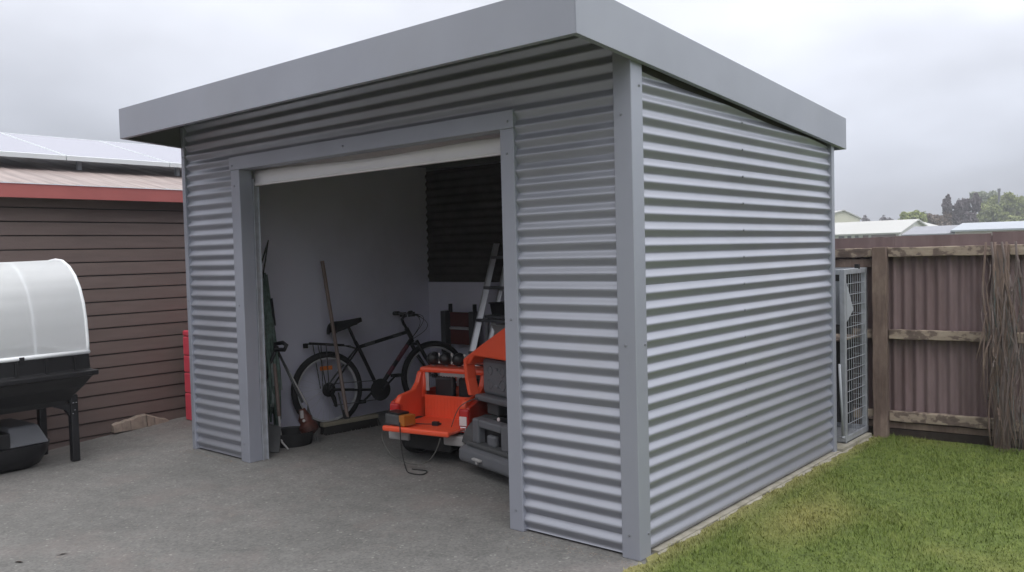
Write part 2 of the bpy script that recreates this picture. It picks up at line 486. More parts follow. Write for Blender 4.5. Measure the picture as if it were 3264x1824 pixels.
# grass blades
def lawn_blades():
    vs, fs = [], []
    rng = random.Random(3)
    def blade(x, y, h, w, lean):
        a = rng.uniform(0, 2 * PI)
        dx, dy = math.cos(a) * w, math.sin(a) * w
        lx, ly = math.cos(a + 1.3) * lean, math.sin(a + 1.3) * lean
        o = len(vs)
        vs.extend([(x - dx, y - dy, 0), (x + dx, y + dy, 0), (x + dx * .6 + lx * .4, y + dy * .6 + ly * .4, h * .6), (x - dx * .6 + lx * .4, y - dy * .6 + ly * .4, h * .6), (x + lx, y + ly, h)])
        fs.extend([(o, o + 1, o + 2, o + 3), (o + 3, o + 2, o + 4)])
    n = 0
    while n < 90000:
        x = rng.uniform(-0.02, 2.9); y = rng.uniform(-1.0, 3.36)
        if x > 1.3 + 0.62 * (y + 0.0) + 0.35: continue       # outside the frame
        if y < 0.0 and x < edge_x(y): continue
        if x < 0.028 + 0.016 * max(0, y - 1.6) + 0.012 * math.sin(y * 17) + 0.02 * rng.random() and y > 0.0: continue
        tall = 0.015 + 0.012 * rng.random()
        t = math.sin(x * 5.1 + 1.2) * math.sin(y * 4.3) + math.sin(x * 13 + y * 9) * 0.5
        tall *= 1.0 + 0.25 * t
        if rng.random() < 0.02: tall *= 1.8
        blade(x, y, tall, rng.uniform(0.0012, 0.0028), rng.uniform(0.008, 0.030))
        n += 1
    me = bpy.data.meshes.new('grass')
    me.from_pydata(vs, [], fs); me.materials.append(m_grass)
    o = bpy.data.objects.new('grass', me); COL.objects.link(o)
    return o
g = lawn_blades(); g['kind'] = 'stuff'; g['category'] = 'grass'; g['label'] = 'short green lawn with yellowed patches beside the shed'

# ------------------------------------------------------------------ the shed
W, D, PT = 4.0794, 2.6177, 0.0762
tL, tLi, tRi, tRo = -3.3906, -3.2811, -0.8078, -0.715
FB, FT, OF, OS, OR = 2.3756, 2.5935, 0.4628, 0.0317, 0.1532
FALL = 0.2344 / (D + OR + OF)
shed = thing('corrugated_shed', 'grey corrugated steel shed with wide flat fascia and open roller door', 'shed')
def corr_front(name, x0, x1, z0, z1, ph=0.062):
    """horizontal corrugations on the front wall, one object per sheet of eight ribs"""
    k0 = math.floor((z0 - ph) / (8 * PT))
    a = z0
    while a < z1 - 1e-4:
        b = min(z1, ph + PT * 0.5 + 8 * PT * (k0 + 1)) if ph + PT * 0.5 + 8 * PT * (k0 + 1) > a + 0.01 else None
        if b is None: k0 += 1; continue
        n = max(2, int(round((b - a) / PT * 12)))
        nx = max(1, int((x1 - x0) / 0.5))
        lap = 0.0007 * (k0 % 2)
        mb = MB()
        mb.grid(lambda u, v: (x0 + (x1 - x0) * u, 0.0205 - lap - 0.0108 * rib(2 * PI * (a + (b - a) * v - ph) / PT), a + (b - a) * v), nx, n)
        mb.build('corrugated_sheet', m_corr, shed, smooth=True)
        a = b; k0 += 1
def corr_side(x, ph=0.0403, sgn=1, y0=0.05, y1=D - 0.03):
    ZS = 2.318
    top = lambda y: ZS - 0.066 * y
    k0 = 0; a = 0.022
    while a < top(y0):
        b = min(top(y0), ph + PT * 0.5 + 8 * PT * (k0 + 1))
        n = max(2, int(round((b - a) / PT * 12)))
        lap = 0.0007 * (k0 % 2)
        def fn(u, v):
            z = a + (b - a) * v
            ye = min(y1, max(y0 + 0.01, (ZS - z) / 0.066))
            return (x + sgn * (-0.0205 + lap + 0.0108 * rib(2 * PI * (z - ph) / PT)), y0 + (ye - y0) * u, z)
        mb = MB(); mb.grid(fn, 6, n); mb.build('corrugated_sheet', m_corr, shed, smooth=True)
        a = b; k0 += 1
ZT = 2.55
corr_front('l', -W + 0.03, tL + 0.02, 0.012, ZT)
corr_front('r', tRo - 0.02, -0.06, 0.012, ZT)
corr_front('m', tL + 0.0205, tRo - 0.0205, 2.19, ZT)
corr_side(0.0, sgn=1)
corr_side(-W, sgn=-1)
# black strips standing in for the shaded gap above the side sheets
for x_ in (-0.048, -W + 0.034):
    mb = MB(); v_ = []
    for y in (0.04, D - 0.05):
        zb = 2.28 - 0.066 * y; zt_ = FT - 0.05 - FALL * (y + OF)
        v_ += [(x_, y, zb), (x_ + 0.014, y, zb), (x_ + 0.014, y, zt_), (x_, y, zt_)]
    mb.add(v_, [(0, 1, 2, 3), (4, 5, 6, 7), (0, 1, 5, 4), (1, 2, 6, 5), (2, 3, 7, 6), (3, 0, 4, 7)]); mb.build('gap_shade_strip', m_paper, shed)
# rear wall
mb = MB(); mb.grid(lambda u, v: (-W + 0.02 + (W - 0.04) * u, D - 0.0205 + 0.0100 * math.cos(2 * PI * (0.02 + 2.3 * v) / PT), 0.02 + 2.3 * v), 4, 360)
mb.build('corrugated_sheet', m_corr, shed, smooth=True)
# posts, jambs, lintel (folded flashings, slightly rounded arrises)
HP = 2.50
def flash(name, x0, x1, y0, y1, z0, z1, lab=None):
    mb = MB(); mb.box(x0, x1, y0, y1, z0, z1)
    return mb.build(name, m_trim, shed, bevel=0.004, label=lab)
def lpost(x0, x1, y0, y1, t=0.03):
    pass
# the corner post is an L: front leg and side leg
mb = MB(); mb.prism([(-0.1004, 0.0), (0.0, 0.0), (0.0, 0.1004), (-0.034, 0.1004), (-0.034, 0.034), (-0.1004, 0.034)], 0.0, HP, 'z')
mb.build('corner_flashing', m_trim, shed, bevel=0.004)
flash('corner_flashing', -W, -W + 0.046, 0.0, 0.1, 0.0, HP)
flash('corner_flashing', -0.034, 0.0, D - 0.05, D, 0.0, 2.30)
flash('corner_flashing', -W, -W + 0.034, D - 0.05, D, 0.0, 2.30)
flash('door_jamb', tL, tLi, 0.0, 0.105, 0.0, 2.1137)
flash('door_jamb', tRi, tRo, 0.0, 0.105, 0.0, 2.1137)
flash('lintel', tL - 0.012, tRo + 0.002, -0.004, 0.10, 2.1137, 2.2096)
# fascia: folded trays, open mitre at the corner, top returns inwards
def fascia_front():
    mb = MB()
    x0, x1 = -W - 0.012, OS - 0.008
    mb.prism([(-OF, FB), (-OF, FT), (-OF + 0.12, FT), (-OF + 0.12, FT - 0.006), (-OF + 0.008, FT - 0.008), (-OF + 0.008, FB + 0.006), (-OF + 0.035, FB + 0.006), (-OF + 0.035, FB)], x0, x1, 'x')
    return mb.build('fascia_board', m_fascia, shed, bevel=0.002)
fascia_front()
def fascia_side(x, s):
    mb = MB()
    y0, y1 = -OF + 0.0005, D + OR
    prof = [(0, 0), (0, FT - FB), (-0.10, FT - FB), (-0.10, FT - FB - 0.006), (-0.008, FT - FB - 0.008), (-0.008, 0.006), (-0.03, 0.006), (-0.03, 0)]
    vs = []
    for y in (y0, y1):
        for px, pz in prof:
            vs.append((x + s * px, y, FB - FALL * (y + OF) + pz))
    n = len(prof)
    fs = [tuple(range(n))[::-1], tuple(range(n, 2 * n))] + [(i, (i + 1) % n, n + (i + 1) % n, n + i) for i in range(n)]
    mb.add(vs, fs)
    return mb.build('fascia_board', m_fascia, shed, bevel=0.002)
fascia_side(OS, 1)
fascia_side(-W - 0.012, -1)
mb = MB(); zz = FB - FALL * (D + OR + OF)
mb.box(-W, OS - 0.01, D + OR - 0.010, D + OR - 0.002, zz, zz + FT - FB - 0.01)
mb.build('fascia_board', m_fascia, shed)
# dark plates added inside the fascia to deepen the eave shade
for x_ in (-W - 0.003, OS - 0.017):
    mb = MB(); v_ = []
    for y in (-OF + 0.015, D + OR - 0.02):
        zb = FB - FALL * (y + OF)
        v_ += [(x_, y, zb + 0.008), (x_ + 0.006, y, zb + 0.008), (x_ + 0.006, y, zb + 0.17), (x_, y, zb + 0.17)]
    mb.add(v_, [(0, 1, 2, 3), (4, 5, 6, 7), (0, 1, 5, 4), (1, 2, 6, 5), (2, 3, 7, 6), (3, 0, 4, 7)]); mb.build('eave_shade_plate', m_under, shed)
mb = MB(); mb.box(-W + 0.01, OS - 0.02, -OF + 0.010, -OF + 0.016, FB + 0.008, FT - 0.04); mb.build('eave_shade_plate', m_under, shed)
# roof sheet: ribs run front to back
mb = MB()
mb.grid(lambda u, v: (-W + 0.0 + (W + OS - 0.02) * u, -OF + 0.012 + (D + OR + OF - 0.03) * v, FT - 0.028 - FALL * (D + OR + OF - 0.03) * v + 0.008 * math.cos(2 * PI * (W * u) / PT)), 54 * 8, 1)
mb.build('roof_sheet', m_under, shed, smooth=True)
for yy in (-0.30, 0.75, 1.75):
    mb = MB(); zt = FT - 0.042 - FALL * (yy + OF)
    if yy < 0: continue
    mb.box(-W + 0.05, -0.05, yy, yy + 0.045, zt - 0.09, zt); mb.build('purlin', m_greyplastic, shed)
# linings
mb = MB(); mb.box(-W + 0.045, -W + 0.058, 0.11, D - 0.06, 0.0, 2.34); mb.build('wall_lining', m_lining, shed)
mb = MB(); mb.box(-W + 0.060, -0.06, D - 0.075, D - 0.062, 0.0, 1.20); mb.build('wall_lining', m_lining, shed, label='low pale panel on the rear wall')
mb = MB(); mb.grid(lambda u, v: (-W + 0.060 + (W - 0.12) * u, D - 0.070 + 0.0100 * math.cos(2 * PI * (1.2 + 1.1 * v) / PT), 1.203 + 1.1 * v), 2, 160)
mb.build('building_paper', m_paper, shed, smooth=True)
mb = MB(); mb.box(-0.060, -0.048, 0.11, D - 0.08, 0.0, 2.30); mb.build('building_paper', m_paper, shed)
for xa, xb in ((-W + 0.06, tL - 0.001), (tRo + 0.001, -0.06)):
    mb = MB(); mb.box(xa, xb, 0.085, 0.10, 0.0, 2.4); mb.build('building_paper', m_paper, shed)
# screws
mbs = MB(); mbs.lathe([(0.0075, 0), (0.0075, 0.002), (0.005, 0.0025), (0.005, 0.006), (0.0, 0.0065)], 8)
scr = mbs.build('screw', m_screw, shed, smooth=True, sharp=30)
fr = (PI / 2, 0, 0); sd = (0, PI / 2, 0)
scr.location = (-0.058, 0, 0.115); scr.rotation_euler = fr
for p in ((-0.058, 0, 1.02), (-0.058, 0, 2.1)): share(scr, shed, p, fr)
for p in ((0, 0.078, 0.115), (0, 0.078, 1.02), (0, 0.070, 2.235)): share(scr, shed, p, sd)
for p in ((-W + 0.028, 0, 0.13), (-W + 0.028, 0, 1.16), (-W + 0.028, 0, 2.27)): share(scr, shed, p, fr)
for p in ((tLi - 0.065, 0, 0.13), (tLi - 0.055, 0, 1.14), (tLi - 0.065, 0, 2.00)): share(scr, shed, p, fr)
for p in ((tRi + 0.045, 0, 0.11), (tRi + 0.045, 0, 1.12), (tRi + 0.045, 0, 1.985)): share(scr, shed, p, fr)
for p in ((tL + 0.03, -0.004, 2.145), (-2.1, -0.004, 2.16), (tRo - 0.035, -0.004, 2.15)): share(scr, shed, p, fr)
for i in range(14):
    share(scr, shed, (-0.0098, 1.18, 0.0403 + PT * (2 + 2 * i)), sd)
# roller door
door_z = 2.008
def curtain(u, v):
    x = tLi + 0.004 + (tRi - tLi - 0.008) * u
    h = 0.098 - 0.012 * math.sin(PI * u) + 0.006 * math.sin(9 * u) - 0.010 * u
    z = door_z + h * v
    return (x, 0.125 + 0.012 * math.sin(PI * v) * 1.0 + 0.05 * max(0, v - 0.7), z)
mb = MB(); mb.grid(curtain, 24, 10)
dr_ = mb.build('roller_door', m_white_door, shed, smooth=True)
md = dr_.modifiers.new('thick', 'SOLIDIFY'); md.thickness = 0.012; md.offset = 1
mb = MB(); mb.box(tLi + 0.004, tRi - 0.004, 0.120, 0.150, door_z - 0.006, door_z + 0.003)
mb.build('bottom_rail', m_white_door, shed, bevel=0.002)
mb = MB(); mb.tube([(tLi + 0.02, 0.32, 2.24), (tRi - 0.02, 0.32, 2.24)], 0.13, 24); mb.build('door_roll', m_white_door, shed, smooth=True, sharp=40)
for xs in (tLi, tRi):
    mb = MB(); s = 1 if xs < -2 else -1
    mb.box(xs, xs + s * 0.012, 0.108, 0.112, 0, 2.05); mb.box(xs, xs + s * 0.012, 0.150, 0.154, 0, 2.05); mb.box(xs - s * 0.02, xs, 0.108, 0.154, 0, 2.05)
    mb.build('door_track', m_galv, shed)

# ------------------------------------------------------------------ neighbour house on the left
hx = -5.42
house = thing('weatherboard_house', 'dark brown weatherboard house with red eaves left of the shed', 'house', (hx, 0, 0))
BP = 0.1161
i = 0; z = 1.944 - BP * 18
while z < 1.96:
    jit = random.uniform(-0.0015, 0.0015)
    mb = MB()
    mb.prism([(0.0 + jit, z + 0.0045), (0.0 + jit, z + 0.018), (-0.007, z + BP - 0.0045), (-0.030, z + BP - 0.0045), (-0.030, z + 0.0045)], -6, 5.5, 'y')
    mb.build('weatherboard', m_board, house, bevel=0.0015)
    z += BP
mb = MB(); mb.box(-5.0, -0.035, -6, 5.5, -0.4, 2.08); mb.build('wall', m_dark, house)
mb = MB(); mb.box(-0.05, 0.17, -6.1, 5.6, 2.030, 2.042); mb.build('soffit', m_board, house)
mb = MB(); mb.box(0.17, 0.19, -6.1, 5.6, 2.010, 2.122); mb.build('fascia_board', m_redfascia, house, bevel=0.002)
sl = 0.20
def roofz(x): return 2.128 + sl * (0.185 - x)
def roof_fn(u, v):
    x = 0.20 - 4.2 * v
    y = -6.1 + 11.7 * u
    k = (y / 0.19) % 1.0
    rib = 0.0045 * min(1, max(0, 1 - abs(k - 0.5) / 0.16) * 1.6)
    return (x, y, roofz(x) + rib)
mb = MB(); mb.grid(roof_fn, 900, 1); mb.build('roof_sheet', m_pinkroof, house)
# solar panels on tilt brackets, one thing each
def solar(y0, label, first=None):
    if first is not None: return dup(first, (-6.3, y0, 2.49), 0, label, 'solar panels on the brown house roof')
    t = thing('solar_panel', label, 'solar panel', (-6.3, y0, 2.49), 0, 'solar panels on the brown house roof')
    T = Matrix.Rotation(math.radians(13.7), 4, 'Y')
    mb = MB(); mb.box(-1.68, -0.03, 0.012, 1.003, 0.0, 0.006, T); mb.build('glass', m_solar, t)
    mb = MB(); mb.box(-0.03, 0, 0, 1.015, -0.035, 0.008, T); mb.box(-1.71, -1.68, 0, 1.015, -0.035, 0.008, T)
    mb.box(-1.68, -0.03, 0.002, 0.012, -0.035, 0.0075, T); mb.box(-1.68, -0.03, 1.003, 1.013, -0.035, 0.0075, T); mb.build('frame', m_solarframe, t)
    mb = MB(); mb.box(-0.30, -0.26, 0.20, 0.24, -0.14, 0.0); mb.box(-0.31, -0.20, 0.18, 0.26, -0.15, -0.135); mb.build('bracket', m_galv, t)
    mb = MB(); mb.box(-1.50, -1.46, 0.20, 0.24, -0.01, 0.32); mb.build('bracket', m_galv, t)
    return t
s0 = solar(-1.99, 'pale tilted solar panel above the red eaves, cut by the left edge of the photo')
solar(-0.965, 'middle one of the tilted solar panels above the red eaves, left of the shed', s0)
solar(0.06, 'tilted solar panel above the red eaves, second from the shed corner', s0)
solar(1.085, 'tilted solar panel next to the shed corner, partly behind the shed fascia', s0)
# red bin, stone
red = thing('red_plastic_bin', 'tall red plastic bin with horizontal seams between house and shed', 'bin', (-5.145, 0.62, 0.0))
for z0, z1 in ((0.0, 0.25), (0.254, 0.44), (0.444, 0.60), (0.604, 0.775), (0.779, 0.83)):
    mb = MB(); mb.box(-0.13, 0.30, -0.03, 0.35, z0, z1); mb.build('segment', m_redplastic, red, bevel=0.012)
st_ = MB()
rs_ = random.Random(8); top_ = []
for q in range(15):
    t = q / 14
    top_.append((-0.24 + 0.52 * t, (0.055 + 0.055 * t * 1.6 if t < 0.55 else 0.103 - 0.20 * (t - 0.55)) + rs_.uniform(-0.005, 0.005)))
for q in range(14):
    (a0, b0), (a1, b1) = top_[q], top_[q + 1]
    d0, d1 = 0.055 + rs_.uniform(-0.008, 0.008), 0.055
    st_.add([(0.0, a0, -0.02), (0.0, a1, -0.02), (0.0, a1, b1), (0.0, a0, b0), (d0, a0, -0.02), (d0, a1, -0.02), (d0 - 0.012, a1, b1 - 0.012), (d0 - 0.012, a0, b0 - 0.012)], [(4, 5, 6, 7), (3, 7, 6, 2)] + ([(0, 4, 7, 3)] if q == 0 else []) + ([(1, 2, 6, 5)] if q == 13 else []))
o = st_.build('stone_edging', m_stone, smooth=True, sharp=25); o.location = (-5.415, 0.21, -0.005); tag(o, 'long pale broken stone lying against the foot of the brown wall', 'stone')
# pale grit lying loose on the driveway
gr_ = random.Random(31); gm = MB()
for _ in range(900):
    x = gr_.uniform(-5.0, -0.1); y = gr_.uniform(-2.6, -0.05)
    if gr_.random() < 0.3: y = -0.03 - abs(gr_.gauss(0, 0.04)); x = gr_.choice((gr_.uniform(-W, tL), gr_.uniform(tRo, 0)))
    r = gr_.uniform(0.0015, 0.0042); a = gr_.uniform(0, 2); z = gz(x, y)
    p = [(x + r * math.cos(a + q * 2.09), y + r * math.sin(a + q * 2.09), z) for q in range(3)]
    gm.add(p + [(x, y, z + r * 0.9)], [(0, 1, 3), (1, 2, 3), (2, 0, 3)])
o = gm.build('loose_grit', m_stone, fix=False); o['kind'] = 'stuff'; o['category'] = 'grit'; o['label'] = 'pale loose grit scattered over the driveway'
# small scraps on the driveway
for (x, y, r, lab) in ((-2.453, -1.82, 0.4, 'dark dry leaf on the driveway nearest the bottom left corner'), (-2.39, -1.64, 1.2, 'small dark dry leaf on the driveway, farther from the bottom left corner')):
    mb = MB(); mb.add([(-0.03, 0, 0.004), (0, -0.011, 0.008), (0.03, 0, 0.004), (0, 0.012, 0.002)], [(0, 1, 2, 3)])
    mb.add([(-0.03, 0, 0.0035), (0, 0.012, 0.0015), (0.03, 0, 0.0035), (0, -0.011, 0.0075)], [(0, 1, 2, 3)])
    o = mb.build('dry_leaf', m_leafbrown, fix=False); o.location = (x, y, 0.001); o.rotation_euler[2] = r; tag(o, lab, 'leaf', 'dry leaves on the driveway')

# ------------------------------------------------------------------ raised planter with cover
pl = thing('raised_planter', 'black raised garden planter on legs under a white translucent cover', 'planter', (-4.70, -1.20, 0), math.radians(3))
# local: y along the long side, front at +x
def arch(t, k=1.0):
    """t 0..1 across from front to back: cover cross-section"""
    pts = [(0.450, 0.82), (0.447, 0.93), (0.435, 1.06), (0.410, 1.18), (0.365, 1.29), (0.300, 1.38), (0.215, 1.45), (0.11, 1.495), (0.0, 1.505)]
    pts = pts + [(-x, z) for x, z in pts[::-1][1:]]
    s = t * (len(pts) - 1); i = min(int(s), len(pts) - 2); f = s - i
    x = pts[i][0] * (1 - f) + pts[i + 1][0] * f; z = pts[i][1] * (1 - f) + pts[i + 1][1] * f
    return x * k, z
mb = MB()
mb.grid(lambda u, v: (arch(u)[0], -0.5 + 1.0 * v, arch(u)[1] - 0.010 * math.sin(PI * v) * (1 if 0.2 < u < 0.8 else 0.4)), 48, 12)
cov = mb.build('cover', m_cover, pl, smooth=True)
for y in (-0.5, 0.5):
    mb = MB(); pts = [(arch(i / 32)[0], y, arch(i / 32)[1]) for i in range(33)]
    mb.add(pts, [tuple(range(33))]); mb.build('cover', m_cover, pl)
    mb = MB(); mb.tube(pts, 0.011, 8); mb.build('cover_hoop', m_whiteframe, pl, smooth=True)
mb = MB(); mb.tube([(arch(i / 32)[0] * 0.975, 0.14, arch(i / 32)[1] - 0.022) for i in range(33)], 0.009, 8); mb.build('cover_hoop', m_whiteframe, pl, smooth=True)
mb = MB()
for x in (-0.452, 0.452): mb.tube([(x, -0.5, 0.825), (x, 0.5, 0.825)], 0.016, 8)
for y in (-0.5, 0.5): mb.tube([(-0.452, y, 0.825), (0.452, y, 0.825)], 0.016, 8)
mb.build('cover_rail', m_whiteframe, pl, smooth=True)
mb = MB()
def rect(hx_, hy_, z): return [(-hx_, -hy_, z), (hx_, -hy_, z), (hx_, hy_, z), (-hx_, hy_, z)]
lv = [rect(0.455, 0.505, 0.815), rect(0.46, 0.51, 0.70), rect(0.50, 0.55, 0.69), rect(0.50, 0.55, 0.655), rect(0.47, 0.52, 0.65), rect(0.42, 0.47, 0.57), rect(0.30, 0.42, 0.47), rect(0.28, 0.40, 0.43)]
vs = [p for l in lv for p in l]
fs = [(k * 4 + i, k * 4 + (i + 1) % 4, (k + 1) * 4 + (i + 1) % 4, (k + 1) * 4 + i) for k in range(7) for i in range(4)] + [(28, 29, 30, 31)]
mb.add(vs, fs); mb.build('tray', m_dark, pl, bevel=0.008)
mb = MB(); mb.box(-0.44, 0.44, -0.49, 0.49, 0.76, 0.775); mb.build('soil', m_dirtgap, pl)
for k in range(5):
    mb = MB(); yy = -0.4 + 0.2 * k; mb.box(0.457, 0.472, yy - 0.012, yy + 0.012, 0.70, 0.80); mb.build('rib', m_dark, pl, bevel=0.003)
mb = MB(); mb.box(0.449, 0.476, 0.02, 0.05, 0.80, 0.835); mb.build('latch', m_dark, pl)
for sx in (-1, 1):
    for sy in (-1, 1):
        mb = MB(); gl = -0.02 if sx < 0 else 0.0
        mb.box(sx * 0.262 - 0.028, sx * 0.262 + 0.028, sy * 0.46 - 0.028, sy * 0.46 + 0.028, gl, 0.50)
        lg = mb.build('leg', m_dark, pl, bevel=0.008)
        mb = MB(); mb.prism([(sy * 0.43, 0.34), (sy * 0.43, 0.44), (sy * 0.30, 0.44), (sy * 0.33, 0.42), (sy * 0.40, 0.39)], sx * 0.262 - 0.022, sx * 0.262 + 0.022, 'x'); mb.build('knee_brace', m_dark, pl)
        for zz_, yy_ in ((0.44, -0.012), (0.44, 0.012), (0.385, 0.0), (0.36, -0.015)):
            mb = MB(); mb.lathe([(0.005, 0), (0.004, 0.003), (0, 0.004)], 8, Tm((sx * 0.262 + 0.028, sy * 0.46 + yy_, zz_), ry=PI / 2)); mb.build('bolt', m_chrome, lg)
# seedlings inside
rngp = random.Random(5)
for (x, y, s, lab) in ((0.10, -0.15, 1.0, 'leafy seedling clump inside the planter cover, in its middle'), (-0.1, 0.12, 0.7, 'smaller leafy seedling clump inside the planter, nearer the shed end'), (0.15, -0.38, 1.1, 'taller leafy seedling clump inside the planter cover at the photo edge')):
    mb = MB()
    for k in range(60):
        a = rngp.uniform(0, 2 * PI); r = rngp.random() * 0.14 * s; h = rngp.uniform(0.04, 0.30) * s
        c = Vector((r * math.cos(a), r * math.sin(a), h)); d1 = Vector((math.cos(a), math.sin(a), 0.3)) * 0.04; d2 = Vector((-math.sin(a), math.cos(a), 0)) * 0.022
        mb.add([c - d1, c + d2, c + d1, c - d2], [(0, 1, 2, 3)])
        if k % 6 == 0: mb.tube([(0, 0, 0), tuple(c)], 0.002, 4)
    o = mb.build('seedling_plant', m_plant, fix=False)
    o.matrix_world = pl.matrix_basis.copy() @ Tm((x, y, 0.775)); o.location = Matrix.Rotation(math.radians(3), 4, 'Z') @ Vector((x, y, 0.775)) + Vector((-4.70, -1.20, 0))
    tag(o, lab, 'plant', 'seedlings under the planter cover')
# tub under the planter
tub = thing('storage_tub', 'black rounded plastic tub with two grey lid panels under the planter', 'tub', (-4.78, -1.23, -0.02), math.radians(3))
mb = MB()
lv = [(0.20, 0.27, 0.0), (0.26, 0.33, 0.03), (0.30, 0.37, 0.10), (0.32, 0.39, 0.17), (0.32, 0.395, 0.185), (0.30, 0.37, 0.19)]
nn = 28
def sup(hx_, hy_, a):
    c, s = math.cos(a), math.sin(a)
    return (hx_ * math.copysign(abs(c) ** 0.55, c), hy_ * math.copysign(abs(s) ** 0.55, s))
vs = [(*sup(l[0], l[1], 2 * PI * k / nn), l[2]) for l in lv for k in range(nn)]
fs = [(j * nn + k, j * nn + (k + 1) % nn, (j + 1) * nn + (k + 1) % nn, (j + 1) * nn + k) for j in range(5) for k in range(nn)] + [tuple(range(nn)), tuple(5 * nn + k for k in range(nn))]
mb.add(vs, fs); mb.build('tub_body', m_dark, tub, smooth=True, sharp=40)
for ya, yb in ((-0.34, -0.02), (0.05, 0.33)):
    mb = MB()
    lo = [(0.305, ya, 0.19), (0.305, yb, 0.19), (-0.30, yb, 0.19), (-0.30, ya, 0.19)]
    hi = [(0.23, ya + 0.03, 0.325), (0.23, yb - 0.05, 0.325), (-0.22, yb - 0.05, 0.325), (-0.22, ya + 0.03, 0.325)]
    mb.add(lo + hi, [(0, 1, 5, 4), (1, 2, 6, 5), (2, 3, 7, 6), (3, 0, 4, 7), (4, 5, 6, 7), (3, 2, 1, 0)])
    mb.build('lid_panel', m_midgrey, tub, bevel=0.015)
mb = MB(); mb.box(-0.29, 0.30, -0.035, 0.065, 0.188, 0.30); mb.build('strap', m_dark, tub, bevel=0.01)

# ------------------------------------------------------------------ back fence
fang = math.atan(0.105)
fence = thing('corrugated_fence', 'brown corrugated steel fence on rough timber posts and rails', 'fence', (0.1, 3.335, 0), fang)
# local x along the fence, sheets behind (y +)
FX0, FX1 = -6.0, 4.2
x = FX0; k = 0
while x < FX1:
    w_ = 10 * PT
    top = 1.512 + 0.006 * math.sin(k * 2.1)
    mb = MB()
    ncap = 80
    mb.grid(lambda u, v: (x + w_ * u, 0.035 + 0.0125 * math.sin(2 * PI * (w_ * u) / PT) + 0.0008 * (k % 2), 0.05 + (top - 0.05) * v), ncap, 2)
    sh = mb.build('corrugated_sheet', m_fsheet, fence, smooth=True)
    x += w_; k += 1
mb = MB()
for xa, xb, zt in ((FX0, 0.07, 1.520), (0.075, 0.80, 1.516), (0.85, 1.9, 1.518), (1.9, FX1, 1.518)):
    pass
# front capping strip over the sheet tops
for xa, xb, zt in ((FX0, 0.08, 1.512), (0.083, 0.72, 1.520), (0.724, 0.93, 1.530), (0.936, 2.4, 1.528), (2.41, FX1, 1.522)):
    mb = MB(); mb.box(xa, xb, 0.022, 0.025, 1.40, zt); mb.box(xa, xb, 0.022, 0.048, zt, zt + 0.002); mb.build('capping_strip', m_fsheet, fence)
def rail(xa, xb, z0, z1, dep=0.055, mat=m_frail, seed=0):
    rr_ = random.Random(seed)
    nx = max(6, int((xb - xa) / 0.06))
    mb = MB()
    prof = [(0, 0), (1, 0), (1, 1), (0, 1)]
    vs = []; off = [rr_.uniform(0, 6) for _ in range(4)]
    for i in range(nx + 1):
        xx = xa + (xb - xa) * i / nx
        for j, (a, b_) in enumerate(prof):
            w1 = 0.0016 * math.sin(xx * 11 + off[j]) + 0.0014 * math.sin(xx * 29 + off[j] * 2)
            vs.append((xx, 0.020 - dep * (1 - a) + (0.002 if a == 0 else 0) * w1 * 300 * 0.5, z0 + (z1 - z0) * b_ + w1))
    fs = [(i * 4 + j, i * 4 + (j + 1) % 4, (i + 1) * 4 + (j + 1) % 4, (i + 1) * 4 + j) for i in range(nx) for j in range(4)] + [(0, 1, 2, 3), tuple(nx * 4 + j for j in range(4))]
    mb.add(vs, fs)
    return mb.build('rail', mat, fence, bevel=0.004)
posts = (-5.6, -2.0, -0.01, 0.785, 1.95, 3.1)
seg = [(FX0, -5.65), (-5.55, -2.05), (-1.95, -0.06), (0.045, 0.735), (0.835, 1.90), (2.0, 3.05), (3.15, FX1)]
sd_ = 1
for a, b_ in seg:
    for z0, z1 in ((1.368, 1.437), (0.750, 0.820), (0.128, 0.204)):
        rail(a, b_, z0, z1, seed=sd_); sd_ += 1
rail(-1.95, -0.06, 1.29, 1.355, dep=0.03, mat=m_fpost, seed=77)
for i, xp in enumerate(posts):
    mb = MB(); pr = random.Random(50 + i); n = 16; vs = []
    for j in range(n + 1):
        z = -0.1 + (1.443 + 0.1) * j / n
        for cx_, cy_ in ((-0.05, -0.082), (0.05, -0.082), (0.05, 0.015), (-0.05, 0.015)):
            vs.append((xp + cx_ + pr.uniform(-0.003, 0.003), cy_ + pr.uniform(-0.002, 0.002), z))
    fs = [(j * 4 + q, j * 4 + (q + 1) % 4, (j + 1) * 4 + (q + 1) % 4, (j + 1) * 4 + q) for j in range(n) for q in range(4)] + [(0, 1, 2, 3), tuple(n * 4 + q for q in range(4))]
    mb.add(vs, fs); mb.build('post', m_fpost, fence, bevel=0.005)
for a, b_ in seg:       # dirty gravel boards under the bottom rail
    mb = MB(); mb.box(a - 0.01, b_ + 0.01, 0.0, 0.028, -0.12, 0.065); mb.build('gravel_board', m_dirtgap, fence, bevel=0.004)
    mb = MB(); mb.box(a - 0.01, b_ + 0.01, -0.006, 0.022, 0.070, 0.118); mb.build('gravel_board', m_fpost, fence, bevel=0.004)

